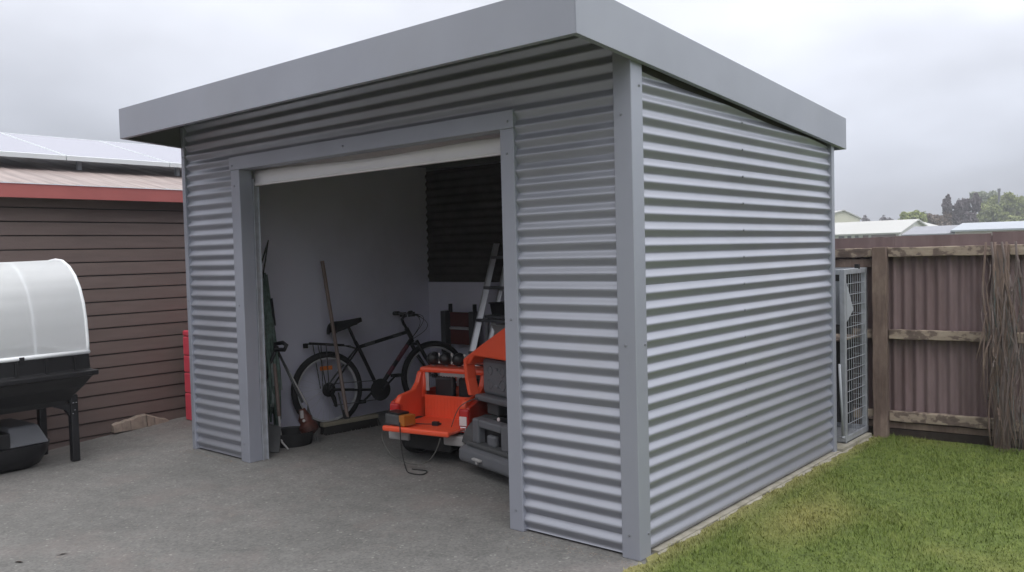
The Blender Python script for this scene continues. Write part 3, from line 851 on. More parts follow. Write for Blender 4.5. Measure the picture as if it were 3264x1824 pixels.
# dead creeper hanging over the second post
cr_ = thing('dead_creeper', 'dry grey creeper hanging over the fence beside the right edge', 'climbing plant', (0.90, 3.30, 0), fang)
rc = random.Random(12)
def strip(mb, x, y, z0, z1, w):
    n = 9; vs = []
    px = x; ph = rc.uniform(0, 6); am = rc.uniform(0.005, 0.03); tilt = rc.gauss(0, 0.035)
    for i in range(n + 1):
        t = i / n
        z = z0 + (z1 - z0) * t
        xx = px + tilt * (t - 0.5) + am * math.sin(ph + 3.2 * t) + rc.uniform(-0.003, 0.003)
        yy = y - 0.02 * math.sin(PI * t) + rc.uniform(-0.003, 0.003)
        ww = w * (0.4 + 0.6 * math.sin(PI * min(1, t * 0.9 + 0.15)))
        vs += [(xx - ww, yy, z), (xx + ww, yy - 0.3 * ww, z)]
    fs = [(2 * i, 2 * i + 1, 2 * i + 3, 2 * i + 2) for i in range(n)]
    mb.add(vs, fs)
for mat, cnt, nm, xr in ((m_vine, 210, 'dry_stems', (-0.12, 1.0)), (m_vinegreen, 80, 'leaves', (0.0, 1.0)), (m_fpost, 130, 'dry_stems', (-0.14, 1.0))):
    mb = MB()
    for i in range(cnt):
        x = rc.uniform(*xr)
        if x > 0.12 and rc.random() < 0.45: x = rc.uniform(-0.08, 0.16)
        if x < -0.02: ztop = 1.42 - rc.random() * 0.9; x += 0.0
        else: ztop = rc.uniform(0.5, 1.47)
        ztop = max(0.3, ztop - 0.6 * rc.random() * rc.random()); zbot = max(0.02, ztop - rc.uniform(0.12, 0.6))
        if x < 0.0 and zbot < 0.5: x += 0.05 * (1 - zbot / 0.5)
        strip(mb, x, -0.085 + rc.uniform(-0.05, 0.035), ztop, zbot, rc.choice((0.0010, 0.0013, 0.0018, 0.0024, 0.005)))
    o = mb.build(nm, mat, cr_, fix=False); o['kind'] = 'stuff'
for k in range(6):
    mb = MB(); x0 = -0.10 + 0.035 * k; ph = rc.uniform(0, 6)
    mb.tube([(x0 + 0.05 * t / 12 + 0.018 * math.sin(ph + t * 0.8), -0.095 - 0.015 * math.cos(ph + t * 0.9), 1.46 - 1.40 * t / 12) for t in range(13)], [0.004 + 0.005 * (1 - abs(t / 12 - 0.3)) for t in range(13)], 7)
    mb.build('stem', m_vine if k % 2 else m_fpost, cr_, smooth=True)

# ------------------------------------------------------------------ steel cage behind the shed
cage = thing('mesh_cage', 'tall galvanised steel mesh cage standing behind the shed corner', 'cage', (0.0, 2.80, 0.03))
cw, cd, ch = -0.95, 0.50, 1.26          # x from cw to 0, y 0..cd
mb = MB()
def bar(a, b_, r=0.019, mt=m_galv, nm='frame_tube'):
    m_ = MB(); a, b_ = Vector(a), Vector(b_)
    L = (b_ - a).length
    m_.box(-r, r, -r, r, 0, L, aim(a, b_)); return m_.build(nm, mt, cage, bevel=0.003)
for x in (cw + 0.02, -0.02):
    for y in (0.02, cd - 0.02): bar((x, y, 0.05), (x, y, ch))
for z in (ch - 0.019,):
    for y in (0.02, cd - 0.02): bar((cw + 0.04, y, z), (-0.04, y, z))
    for x in (cw + 0.02, -0.02): bar((x, 0.04, z), (x, cd - 0.04, z))
mb = MB(); mb.box(cw, 0.0, 0, cd, 0.0, 0.012); mb.box(cw, 0, 0, 0.012, 0.0, 0.05); mb.box(cw, 0, cd - 0.012, cd, 0.0, 0.05); mb.box(-0.014, 0, 0.012, cd - 0.012, 0.0, 0.05); mb.box(cw, cw + 0.014, 0.012, cd - 0.012, 0, 0.05)
mb.build('tray', m_galv, cage, bevel=0.003)
def wires(fn_h, fn_v):
    m_ = MB()
    for i in range(1, 17): m_.tube(fn_h(0.05 + i * (ch - 0.08) / 17), 0.0034, 5)
    m_.build('mesh_panel', m_galv, cage)
    return m_
m_ = MB()
for i in range(1, 15): m_.tube([(-0.012, 0.03, 0.05 + i * (ch - 0.08) / 15), (-0.012, cd - 0.03, 0.05 + i * (ch - 0.08) / 15)], 0.0028, 5)
for j in range(1, 9): m_.tube([(-0.017, 0.03 + j * (cd - 0.06) / 9, 0.05), (-0.017, 0.03 + j * (cd - 0.06) / 9, ch - 0.03)], 0.0022, 5)
m_.build('mesh_panel', m_galv, cage)
m_ = MB()
for i in range(1, 15): m_.tube([(cw + 0.03, cd - 0.012, 0.05 + i * (ch - 0.08) / 15), (-0.03, cd - 0.012, 0.05 + i * (ch - 0.08) / 15)], 0.0028, 5)
for j in range(1, 18): m_.tube([(cw + 0.03 + j * 0.05, cd - 0.017, 0.05), (cw + 0.03 + j * 0.05, cd - 0.017, ch - 0.03)], 0.0022, 5)
m_.build('mesh_panel', m_galv, cage)
mb = MB(); mb.box(cw + 0.03, -0.04, 0.03, cd - 0.04, 0.735, 0.748); mb.build('shelf', m_frail, cage, bevel=0.002)
mb = MB(); mb.box(-0.03, 0.0, 0.30, 0.33, ch - 0.005, ch + 0.03); mb.build('latch', m_darkmatte, cage)
# board standing in for the dark cage interior, and draped pale sheet
o = MB().box(-0.80, -0.10, 0.44, 0.455, 0.06, 1.22).build('dark_interior_board', m_darkmatte); o.location = (0.0, 2.80, 0.03); tag(o, 'dark board added at the back of the mesh cage for its dark interior', 'board')
mb = MB()
def drape(u, v):
    x = -0.55 + 0.50 * u; top = 1.19 - 0.02 * u
    low = 0.90 + 0.05 * math.sin(u * 5)
    return (x, 0.09 + 0.03 * math.sin(u * 7 + v * 2), top - (top - low) * v)
mb.grid(drape, 14, 6)
o = mb.build('plastic_sheet', m_paperwhite, smooth=True, fix=False); o.location = (0.0, 2.80, 0.03); tag(o, 'pale plastic sheet hanging in the top of the mesh cage', 'sheet')
mb = MB(); mb.add([(-0.006, 0.05, 1.16), (-0.004, 0.18, 0.96), (-0.004, 0.04, 0.88), (-0.022, 0.05, 1.16), (-0.022, 0.18, 0.96), (-0.022, 0.04, 0.88)], [(0, 1, 2), (5, 4, 3), (0, 3, 4, 1), (1, 4, 5, 2), (2, 5, 3, 0)])
o = mb.build('paper_sheet', m_paperwhite); o.location = (0.004, 2.80, 0.03); tag(o, 'white folded triangle of paper stuck on the cage mesh', 'paper')
mb = MB(); mb.tube([(-0.005, 2.69, 0.62), (0.0, 2.735, 0.09)], 0.009, 8); mb.lathe([(0.0, 0), (0.014, 0.004), (0.014, 0.02), (0.0, 0.026)], 10, Tm((0.0, 2.737, 0.075)))
o = mb.build('plastic_pole', m_paperwhite, smooth=True); tag(o, 'thin white pole leaning between the shed corner and the cage', 'pole')

# ------------------------------------------------------------------ bicycle
bike = thing('bicycle', 'black mountain bicycle with rear rack leaning against the shed wall', 'bicycle', (-3.84, 1.14, 0.0), math.atan2(1.03, 0.24), rx=math.radians(-4))
HR, HF = Vector((0.0, 0, 0.325)), Vector((1.08, 0, 0.33))
def wheel(hub, rz=0.0, front=False):
    T = Matrix.Translation(hub) @ Matrix.Rotation(rz, 4, 'Z') @ Matrix.Rotation(PI / 2, 4, 'X')
    e_ = MB(); e_.torus(0.302, 0.029, 48, 8, T); w_ = e_.build('wheel', m_rubber, bike, smooth=True)
    mb = MB(); mb.lathe([(0.264, -0.013), (0.282, -0.015), (0.282, 0.015), (0.264, 0.013)], 48, T, closed=True); mb.build('rim', m_rim, w_, smooth=True, sharp=40)
    mb = MB()
    for k in range(28):
        a = 2 * PI * k / 28; s = 1 if k % 2 else -1
        p0 = T @ Vector((0.018 * math.cos(a + s * 1.2), 0.018 * math.sin(a + s * 1.2), s * 0.022)); p1 = T @ Vector((0.264 * math.cos(a), 0.264 * math.sin(a), 0))
        mb.tube([p0, p1], 0.0011, 4, caps=False)
    mb.build('spokes', m_rim, w_)
    mb = MB(); mb.lathe([(0.0, -0.05), (0.008, -0.05), (0.02, -0.024), (0.012, -0.018), (0.012, 0.018), (0.02, 0.024), (0.008, 0.05), (0, 0.05)], 12, T); mb.build('hub', m_bikeframe, w_, smooth=True)
    return w_, T
wr, TR = wheel(HR)
wf, TF = wheel(HF, math.radians(-8), True)
mb = MB(); mb.lathe([(0.0, 0.03), (0.062, 0.03), (0.058, 0.040), (0.03, 0.046), (0.0, 0.05)], 24, TR); mb.build('sprockets', m_darkmatte, wr)
mb = MB(); mb.box(-0.055, 0.055, -0.008, 0.008, 0.17, 0.205, Matrix.Translation(HR)); mb.build('reflector', m_reflector, wr)
BB = Vector((0.49, 0, 0.27)); ST = Vector((0.315, 0, 0.675)); HT = Vector((0.815, 0, 0.80)); HB = Vector((0.865, 0, 0.70))
mb = MB(); mb.tube([BB, ST, (0.29, 0, 0.72)], 0.0165, 12); fr_ = mb.build('frame', m_bikeframe, bike, smooth=True, sharp=50)
def ft(a, b_, r, nm='frame_tube', mt=None, n=12):
    m_ = MB(); m_.tube([a, b_], r, n); return m_.build(nm, mt or m_bikeframe, fr_, smooth=True, sharp=50)
ft(ST + Vector((0, 0, -0.01)), HT + Vector((0.01, 0, -0.035)), 0.0165, 'top_tube')
ft(BB, HB, 0.020, 'down_tube')
ft(HT, HB, 0.021, 'head_tube')
for s in (-1, 1):
    ft(BB + Vector((-0.02, s * 0.03, 0)), HR + Vector((0, s * 0.062, 0)), 0.010, 'chain_stay')
    ft(ST + Vector((0, s * 0.02, -0.01)), HR + Vector((0, s * 0.062, 0)), 0.008, 'seat_stay')
def decal(a, b_, t0, t1, r):
    a, b_ = Vector(a), Vector(b_); m_ = MB(); m_.tube([a.lerp(b_, t0), a.lerp(b_, t1)], r, 12, caps=False); m_.build('decal', m_decal, fr_, smooth=True)
decal(BB, HB, 0.28, 0.44, 0.0206); decal(BB, HB, 0.55, 0.86, 0.0206)
ftop = ST + Vector((0, 0, -0.01)); fto2 = HT + Vector((0.01, 0, -0.035))
m_ = MB(); m_.tube([ftop.lerp(fto2, 0.12), ftop.lerp(fto2, 0.32)], 0.0171, 12, caps=False); m_.build('decal', m_greyplastic, fr_, smooth=True)
m_ = MB(); m_.tube([ftop.lerp(fto2, 0.68), ftop.lerp(fto2, 0.86)], 0.0171, 12, caps=False); m_.build('decal', m_greyplastic, fr_, smooth=True)
# fork
fk = MB(); fk.tube([HT + Vector((-0.02, 0, 0.04)), HB + Vector((0.012, 0, -0.03))], 0.013, 10)
fk.tube([HB + Vector((0.012, -0.07, -0.05)), HB + Vector((0.012, 0.07, -0.05))], 0.016, 10)
fko = fk.build('fork', m_bikeframe, bike, smooth=True, sharp=50)
for s in (-1, 1):
    m_ = MB(); m_.tube([HB + Vector((0.012, s * 0.065, -0.02)), HB + Vector((0.09, s * 0.065, -0.17)), HF + Vector((0, s * 0.055, 0))], [0.017, 0.018, 0.012], 10); m_.build('fork_leg', m_bikeframe, fko, smooth=True)
# stem, bars, grips, levers
m_ = MB(); m_.tube([HT + Vector((-0.02, 0, 0.03)), (0.775, 0, 0.885), (0.81, 0, 0.925)], 0.014, 10); stem = m_.build('handlebar_stem', m_bikeframe, bike, smooth=True)
bt = Tm((0.825, 0, 0.930), rz=math.radians(-14))
m_ = MB(); m_.tube([(-0.035, -0.29, 0.012), (-0.01, -0.12, 0.008), (0, 0, 0), (-0.01, 0.12, 0.008), (-0.035, 0.29, 0.012)], 0.012, 10, T=bt); bars = m_.build('handlebar', m_bikeframe, bike, smooth=True)
for s in (-1, 1):
    m_ = MB(); m_.tube([(-0.022, s * 0.19, 0.011), (-0.036, s * 0.305, 0.013)], 0.019, 10, T=bt); m_.build('grip', m_rubber, bars, smooth=True)
    m_ = MB(); m_.tube([(0.012, s * 0.15, 0.0), (0.055, s * 0.19, -0.018), (0.05, s * 0.27, -0.03)], [0.012, 0.007, 0.006], 8, T=bt); m_.box(-0.02, 0.035, s * 0.15 - 0.02, s * 0.15 + 0.02, -0.025, 0.018, bt); m_.build('brake_lever', m_darkmatte, bars)
for k, (dx, dz) in enumerate(((0.10, 0.06), (0.13, 0.00), (0.07, 0.03))):
    m_ = MB(); pts = []
    for t in range(11):
        q = t / 10
        pts.append(Vector((0.84 + dx * math.sin(PI * q) * 1.3, -0.12 + 0.12 * q, 0.93 - 0.25 * q + dz * math.sin(PI * q))))
    m_.tube(pts, 0.0026, 5); m_.build('brake_cable', m_cord, bike, smooth=True)
# saddle
m_ = MB()
def saddle(u, v):
    s = u; x = 0.06 + 0.30 * s
    hw = 0.088 * (1 - s) ** 0.9 * (1 if s < 0.95 else 1) + 0.022
    if s < 0.1: hw *= 0.75 + 2.5 * s
    a = (v * 2 - 1) * PI * 0.5
    zt = 0.905 + 0.018 * s + 0.012 * (abs(s - 0.4)) - 0.015 * (1 if s < .05 else 0)
    return (x, hw * math.sin(a), zt - 0.095 * (1 - s * 0.6) * (1 - math.cos(a)) )
m_.grid(saddle, 16, 12); o = m_.build('saddle', m_rubber, bike, smooth=True)
md = o.modifiers.new('thick', 'SOLIDIFY'); md.thickness = 0.03; md.offset = -1
m_ = MB(); m_.tube([(0.29, 0, 0.72), (0.245, 0, 0.83), (0.225, 0, 0.865)], 0.0135, 10); m_.tube([(0.12, 0, 0.85), (0.32, 0, 0.875)], 0.008, 6); m_.build('seat_post', m_bikeframe, bike, smooth=True)
# rack
m_ = MB()
for s in (-1, 0, 1): m_.tube([(-0.16, s * 0.05, 0.735), (0.22, s * 0.05, 0.685)], 0.0055, 6)
m_.tube([(-0.16, -0.05, 0.735), (-0.175, 0, 0.737), (-0.16, 0.05, 0.735)], 0.0055, 6)
m_.box(-0.16, 0.16, -0.012, 0.012, 0.0, 0.012, Tm((0.02, 0, 0.715), ry=math.radians(7.5)))
rk = m_.build('rear_rack', m_darkmatte, bike)
for s in (-1, 1):
    for x in (-0.085, -0.01):
        m_ = MB(); m_.tube([(x, s * 0.055, 0.722), (x * 0.3 - 0.01, s * 0.065, 0.335)], 0.0042, 6); m_.build('rack_stay', m_bikeframe, rk)
    m_ = MB(); m_.tube([(0.20, s * 0.05, 0.69), (0.31, s * 0.02, 0.65)], 0.004, 6); m_.build('rack_stay', m_bikeframe, rk)
m_ = MB(); m_.box(-0.185, -0.165, -0.03, 0.03, 0.70, 0.74); m_.build('rear_light', m_darkmatte, rk)
# cranks, chain, pedals, derailleur, kickstand
TB = Matrix.Translation(BB) @ Matrix.Rotation(PI / 2, 4, 'X')
m_ = MB(); m_.lathe([(0.0, 0.036), (0.095, 0.036), (0.099, 0.042), (0.095, 0.050), (0.05, 0.056), (0.0, 0.056)], 32, TB); ck = m_.build('chainring_guard', m_darkmatte, bike, smooth=True, sharp=30)
m_ = MB(); m_.tube([BB + Vector((0, -0.07, 0)), BB + Vector((0.135, -0.075, 0.105))], [0.012, 0.009], 8); m_.build('crank', m_bikeframe, ck)
m_ = MB(); m_.tube([BB + Vector((0, 0.06, 0)), BB + Vector((-0.135, 0.065, -0.105))], [0.012, 0.009], 8); m_.build('crank', m_bikeframe, ck)
m_ = MB(); m_.box(-0.045, 0.045, -0.09, 0.0, -0.012, 0.014, Matrix.Translation(BB + Vector((0.135, -0.075, 0.115)))); m_.build('pedal', m_darkmatte, bike, bevel=0.004)
m_ = MB(); m_.box(-0.045, 0.045, 0.0, 0.09, -0.012, 0.014, Matrix.Translation(BB + Vector((-0.135, 0.075, -0.105)))); m_.build('pedal', m_darkmatte, bike, bevel=0.004)
m_ = MB(); m_.tube([BB + Vector((0, -0.045, 0.085)), HR + Vector((0, -0.04, 0.05))], 0.004, 5); m_.tube([BB + Vector((0, -0.045, -0.085)), HR + Vector((0.03, -0.04, -0.14))], 0.004, 5); m_.build('chain', m_greyplastic, bike)
m_ = MB(); m_.tube([HR + Vector((0.0, -0.07, -0.02)), HR + Vector((0.03, -0.06, -0.08)), HR + Vector((0.05, -0.05, -0.15))], [0.018, 0.02, 0.014], 8); m_.build('derailleur', m_darkmatte, bike)
m_ = MB(); m_.tube([HR + Vector((0.07, -0.065, -0.03)), (0.075, -0.17, 0.0)], 0.008, 8); m_.build('kickstand', m_bikeframe, bike)

# ------------------------------------------------------------------ broom
broom = thing('broom', 'wide push broom standing in front of the bicycle rear wheel', 'broom', (-3.60, 1.17, 0), math.radians(83))
m_ = MB(); m_.box(-0.27, 0.27, -0.03, 0.03, 0.065, 0.098, Tm(rx=0.0)); m_.build('broom_head', m_headwood, broom, bevel=0.004)
m_ = MB()
for i in range(54):
    for j in range(4):
        x = -0.262 + 0.524 * i / 53; y = -0.024 + 0.016 * j
        s_ = random.uniform(-0.008, 0.008)
        m_.add([(x - 0.005, y, 0.066), (x + 0.005, y, 0.066), (x + 0.007 + s_, y * 1.9 - 0.006, 0.0), (x - 0.006 + s_, y * 1.9 - 0.006, 0.0)], [(0, 1, 2, 3)])
o = m_.build('bristles', m_bristle, broom, fix=False); o['kind'] = 'stuff'
m_ = MB(); m_.tube([(-0.02, 0.01, 0.09), (-0.028, 0.04, 0.17)], [0.030, 0.018], 10); m_.build('socket', m_darkmatte, broom)
wv = lambda p: Matrix.Rotation(-math.radians(83), 4, 'Z') @ (Vector(p) - Vector((-3.60, 1.17, 0)))
m_ = MB(); m_.tube([wv((-3.605, 1.150, 0.10)), wv((-3.86, 1.135, 1.44))], 0.016, 10); m_.build('handle', m_broomwood, broom, smooth=True, sharp=50)

# ------------------------------------------------------------------ garden tools in the front left corner
def tool(name, label, cat, loc=(0, 0, 0)): return thing(name, label, cat, loc, 0, 'garden tools behind the left door jamb')
# netting roll
nt_ = thing('netting_bundle', 'green and grey garden netting hanging in loose folds behind the left door jamb', 'netting', (-3.74, 0.44, 0))
rn = random.Random(4)
for kk, (mt, cnt) in enumerate(((m_net, 46), (m_palenet, 20), (m_darkmatte, 10))):
    m_ = MB()
    for i in range(cnt):
        x = rn.uniform(-0.15, 0.07); y = rn.uniform(-0.10, 0.12)
        if kk == 2: x -= 0.05
        zt = rn.uniform(0.95, 1.38) if kk != 1 else rn.uniform(0.5, 1.2); zb = rn.uniform(0.05, 0.45) if kk < 2 else rn.uniform(0.5, 0.9)
        m_.tube([(x * 0.35, y * 0.5, zt), (x * 0.6 + rn.uniform(-.02, .02), y * .8, zt * 0.66 + zb * 0.34), (x + rn.uniform(-.03, .03), y, zt * .35 + zb * .65), (x * 1.15 + rn.uniform(-.03, .03), y, zb)], [0.008, 0.013, 0.016, 0.01], 5)
    m_.build('net_folds', mt, nt_, smooth=True)
m_ = MB(); m_.tube([(-0.06, 0.0, 1.30), (-0.06, 0.06, 1.45), (-0.02, 0.10, 1.62), (0.03, 0.06, 1.60), (0.05, 0.02, 1.46), (0.03, 0.0, 1.32)], 0.006, 6)
m_.build('hanging_cord', m_cord, nt_, smooth=True)
# spade with D handle
sp_ = tool('garden_spade', 'garden spade with a black looped grip leaning in the shed corner', 'spade', (-3.66, 0.46, 0))
m_ = MB(); m_.tube([(0.03, 0.02, 0.80), (0.09, 0.05, 0.81), (0.125, 0.06, 0.79), (0.11, 0.05, 0.755), (0.03, 0.02, 0.755)], 0.017, 8, closed=True); m_.build('grip', m_dark, sp_, smooth=True)
m_ = MB(); m_.tube([(0.03, 0.04, 0.78), (-0.05, 0.0, 0.60), (-0.10, -0.10, 0.12)], 0.014, 8); m_.build('shaft', m_dark, sp_, smooth=True)
m_ = MB(); m_.grid(lambda u, v: (-0.10 + 0.15 * (u - 0.5) - 0.02 * v, -0.10 - 0.03 * v + 0.02 * (u - .5) ** 2, 0.18 - 0.17 * v), 6, 5)
o = m_.build('blade', m_galv, sp_, smooth=True, fix=False); md = o.modifiers.new('t', 'SOLIDIFY'); md.thickness = 0.003
# hoe / rake with wooden shaft, curved tine at bottom
hk = tool('garden_hoe', 'long garden hoe with worn wooden shaft and curved pale tip on the floor', 'hoe', (-3.52, 0.44, 0))
m_ = MB(); m_.tube([(-0.25, 0.10, 1.02), (-0.16, 0.06, 0.66), (-0.03, 0.0, 0.24)], 0.015, 8); m_.build('shaft', m_broomwood, hk, smooth=True)
m_ = MB(); m_.tube([(-0.03, 0.0, 0.24), (-0.01, -0.01, 0.14), (0.04, -0.03, 0.05), (0.12, -0.03, 0.006)], [0.010, 0.008, 0.008, 0.006], 8); m_.build('neck', m_palegrey, hk, smooth=True)
rk2 = tool('garden_rake', 'thin pale metal shafted rake leaning towards the bicycle wheel', 'rake', (-3.50, 0.60, 0))
m_ = MB(); m_.tube([(-0.22, 0.0, 0.66), (0.02, 0.06, 0.30)], 0.007, 6); m_.build('shaft', m_palegrey, rk2, smooth=True)
m_ = MB()
for k in range(7): m_.tube([(0.02, 0.06, 0.30), (0.01 + 0.02 * k - 0.06, 0.09, 0.12), (0.02 + 0.035 * k - 0.10, 0.07, 0.02)], 0.003, 5)
m_.build('tines', m_greyplastic, rk2)
# hand saw blade
m_ = MB(); m_.prism([(-0.01, 0.10), (0.02, 0.11), (0.055, -0.10), (0.045, -0.11), (0.02, -0.03)], 0.0, 0.006, 'y')
o = m_.build('pruning_saw', m_dark); o.location = (-3.70, 0.50, 1.05); tag(o, 'black pointed pruning saw hanging in the shed corner', 'saw', 'garden tools behind the left door jamb')
# orange trimmer head
ot = tool('line_trimmer', 'orange line trimmer head with a worn white mark beside the rear wheel', 'trimmer', (-3.52, 0.64, 0))
m_ = MB(); m_.lathe([(0.0, 0.0), (0.05, 0.0), (0.085, 0.03), (0.09, 0.08), (0.062, 0.12), (0.068, 0.16), (0.045, 0.20), (0.03, 0.25), (0, 0.25)], 18, Tm((0.06, 0.03, 0.07), ry=math.radians(-18), rx=math.radians(10)) @ Matrix.Scale(0.85, 4))
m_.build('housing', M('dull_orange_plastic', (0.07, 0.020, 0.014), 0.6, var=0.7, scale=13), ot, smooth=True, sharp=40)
m_ = MB(); m_.lathe([(0.0, 0.0), (0.012, 0.002), (0.010, 0.010), (0, 0.012)], 12, Tm((0.072, -0.045, 0.19), ry=PI / 2.2, rz=-0.6)); m_.box(0.062, 0.076, -0.055, -0.03, 0.20, 0.26, Tm(ry=math.radians(-6))); m_.build('sticker', m_palegrey, ot)
m_ = MB(); m_.tube([(0.0, 0, 0.32), (-0.22, -0.06, 0.72)], 0.010, 8); m_.build('shaft', m_greyplastic, ot, smooth=True)
# black bucket lying low
bk = thing('black_bucket', 'squat black rubber bucket on the shed floor under the tools', 'bucket', (-3.56, 0.56, 0))
m_ = MB(); m_.lathe([(0.0, 0.0), (0.15, 0.0), (0.175, 0.10), (0.178, 0.102), (0.172, 0.106), (0.145, 0.02), (0.0, 0.02)], 28); m_.build('bucket_body', m_darkmatte, bk, smooth=True, sharp=40)
m_ = MB(); m_.tube([(0.165 * math.cos(a), 0.165 * math.sin(a) , 0.10) for a in [PI * k / 12 for k in range(13)]], 0.004, 6); m_.build('handle', m_greyplastic, bk)
# shovel blade at the foot of the jamb
sv = tool('shovel', 'grey steel shovel blade on the floor at the left door jamb', 'shovel', (-3.45, 0.33, 0))
m_ = MB(); m_.add([(-0.18, 0.02, 0.20), (-0.06, 0.10, 0.16), (0.075, -0.02, 0.004), (0.03, -0.06, 0.004), (-0.16, -0.04, 0.16)], [(0, 1, 2, 3, 4)])
o = m_.build('blade', m_greyplastic, sv, fix=False); md = o.modifiers.new('t', 'SOLIDIFY'); md.thickness = 0.004
m_ = MB(); m_.tube([(-0.14, 0.02, 0.18), (-0.33, 0.06, 1.0)], 0.015, 8); m_.build('shaft', m_broomwood, sv, smooth=True)

# ------------------------------------------------------------------ ladder, workbench and tubs at the rear wall
ld = thing('step_ladder', 'aluminium ladder leaning against the rear wall of the shed', 'ladder', (-2.75, 2.0, 0))
def lrail(xb, xt, w, d, mt):
    m_ = MB(); a = Vector((xb, 0.0, 0.0)); b_ = Vector((xt, 0.50, 1.66)); L = (b_ - a).length
    m_.box(-w, w, -d, d, 0, L, aim(a, b_)); return m_.build('ladder_rail', mt, ld, bevel=0.002)
for xb, xt in ((-0.43, -0.33), (0.10, 0.0)):
    m_ = MB(); m_.tube([(xb, 0.0, 0.0), (xt, 0.50, 1.56)], 0.008, 6); m_.build('ladder_rail', m_alu, ld)
    m_ = MB(); m_.add([(xb, 0.0, 0), (xt, 0.5, 1.56), (xt + 0.045, 0.52, 1.56), (xb + 0.055, 0.03, 0)], [(0, 1, 2, 3)]); o = m_.build('rail_web', m_alu, ld, fix=False); md = o.modifiers.new('t', 'SOLIDIFY'); md.thickness = 0.003
for xb, xt in ((-0.285, -0.20), (0.2, 0.12)):
    m_ = MB(); m_.tube([(xb, 0.08, 0.0), (xt, 0.53, 1.50)], 0.008, 6); m_.build('rear_leg', m_alu, ld)
    m_ = MB(); m_.add([(xb, 0.08, 0), (xt, 0.53, 1.5), (xt + 0.03, 0.54, 1.5), (xb + 0.045, 0.10, 0)], [(0, 1, 2, 3)]); o = m_.build('leg_web', m_alu, ld, fix=False); md = o.modifiers.new('t', 'SOLIDIFY'); md.thickness = 0.003
for z in (0.30, 0.585, 0.875, 1.165, 1.44):
    t = z / 1.56
    m_ = MB(); x0 = -0.43 + 0.10 * t; x1 = 0.10 - 0.10 * t
    m_.box(x0 + 0.004, x1 - 0.004, 0.5 * t - 0.02, 0.5 * t + 0.05, z - 0.02, z + 0.006); m_.build('step', m_midgrey, ld, bevel=0.003)
wb = thing('folded_workbench', 'folded workbench with red brown boards against the rear wall', 'workbench', (-3.47, 2.40, 0.0))
for x in (-0.185, 0.185):
    m_ = MB(); m_.box(x - 0.03, x + 0.03, -0.03, 0.05, 0.0, 0.93); m_.build('leg', m_greyplastic, wb, bevel=0.004)
for x in (-0.10, 0.215):
    m_ = MB(); m_.box(x - 0.014, x + 0.014, -0.02, 0.01, 0.92, 1.0); m_.build('clamp_peg', m_dark, wb, bevel=0.003)
for z0, z1 in ((0.785, 0.92), (0.615, 0.755)):
    m_ = MB(); m_.box(-0.10, 0.15, -0.015, 0.02, z0, z1); m_.build('board', m_redbrown, wb, bevel=0.003)
m_ = MB(); m_.box(-0.10, 0.15, -0.028, 0.0, 0.758, 0.78); m_.build('crossbar', m_palegrey, wb, bevel=0.003)
sb_ = thing('shelf_rack', 'grey rack of tubs behind the ladder on the rear wall', 'shelf', (-2.75, 2.42, 0))
for z in (0.30, 0.62, 0.90): m_ = MB(); m_.box(-0.30, 0.9, -0.12, 0.10, z - 0.012, z + 0.012); m_.build('shelf_board', m_midgrey, sb_, bevel=0.002)
for x in (-0.28, 0.3, 0.88): m_ = MB(); m_.box(x - 0.015, x + 0.015, -0.12, -0.09, 0, 0.90); m_.build('upright', m_galv, sb_)
for (x, z, w_, h, mt, lab) in ((-0.12, 0.915, 0.26, 0.10, m_dark, 'black tub on the top shelf behind the ladder'), (-0.08, 0.635, 0.30, 0.18, m_palegrey, 'pale grey tub on the middle shelf behind the ladder'), (0.30, 0.635, 0.3, 0.2, m_greyplastic, 'charcoal tub on the middle shelf right of the pale one')):
    t = thing('storage_box', lab, 'box', (-2.75 + x, 2.42, z), 0, 'tubs on the shelf rack')
    m_ = MB(); m_.add([(-w_ / 2 * .9, -0.09, 0), (w_ / 2 * .9, -0.09, 0), (w_ / 2 * .9, 0.09, 0), (-w_ / 2 * .9, 0.09, 0), (-w_ / 2, -0.1, h), (w_ / 2, -0.1, h), (w_ / 2, 0.1, h), (-w_ / 2, 0.1, h)], [(0, 3, 2, 1), (4, 5, 6, 7), (0, 1, 5, 4), (1, 2, 6, 5), (2, 3, 7, 6), (3, 0, 4, 7)]); m_.build('tub_body', mt, t, bevel=0.006)
    m_ = MB(); m_.box(-w_ / 2 - 0.008, w_ / 2 + 0.008, -0.108, 0.108, h, h + 0.014); m_.build('lid', mt, t, bevel=0.004)

# ------------------------------------------------------------------ toy ride-on pickup
pk_ = thing('toy_pickup', 'orange ride-on toy pickup with open tailgate and three black roof lamps', 'toy car', (-2.19, 0.63, 0), math.radians(10))
# local: x across (left -), y forward, tailgate edge at y=0
B0, B1, C1, L1 = 0.15, 0.44, 0.80, 1.25      # bed rear, cab rear, cab front, nose
hw = 0.285
def pbox(nm, mt, *a, bevel=0.01, par=None, lab=None):
    m_ = MB(); m_.box(*a); return m_.build(nm, mt, par or pk_, bevel=bevel, label=lab)
tg = pbox('tailgate', m_orange, -0.275, 0.275, -0.01, B0 + 0.01, 0.235, 0.262, bevel=0.012)
pbox('tailgate_lip', m_orange, -0.285, 0.285, -0.03, 0.0, 0.232, 0.272, bevel=0.012, par=tg)
pbox('bed_floor', m_orange, -hw + 0.04, hw - 0.04, B0, B1, 0.238, 0.262)
m_ = MB(); m_.box(-hw + 0.05, hw - 0.05, B1 - 0.02, B1, 0.25, 0.425)
for k in range(15): m_.box(-0.21 + 0.030 * k - 0.004, -0.21 + 0.030 * k + 0.004, B1 - 0.0225, B1 - 0.02, 0.26, 0.415)
m_.build('bed_bulkhead', m_orange, pk_, bevel=0.002)
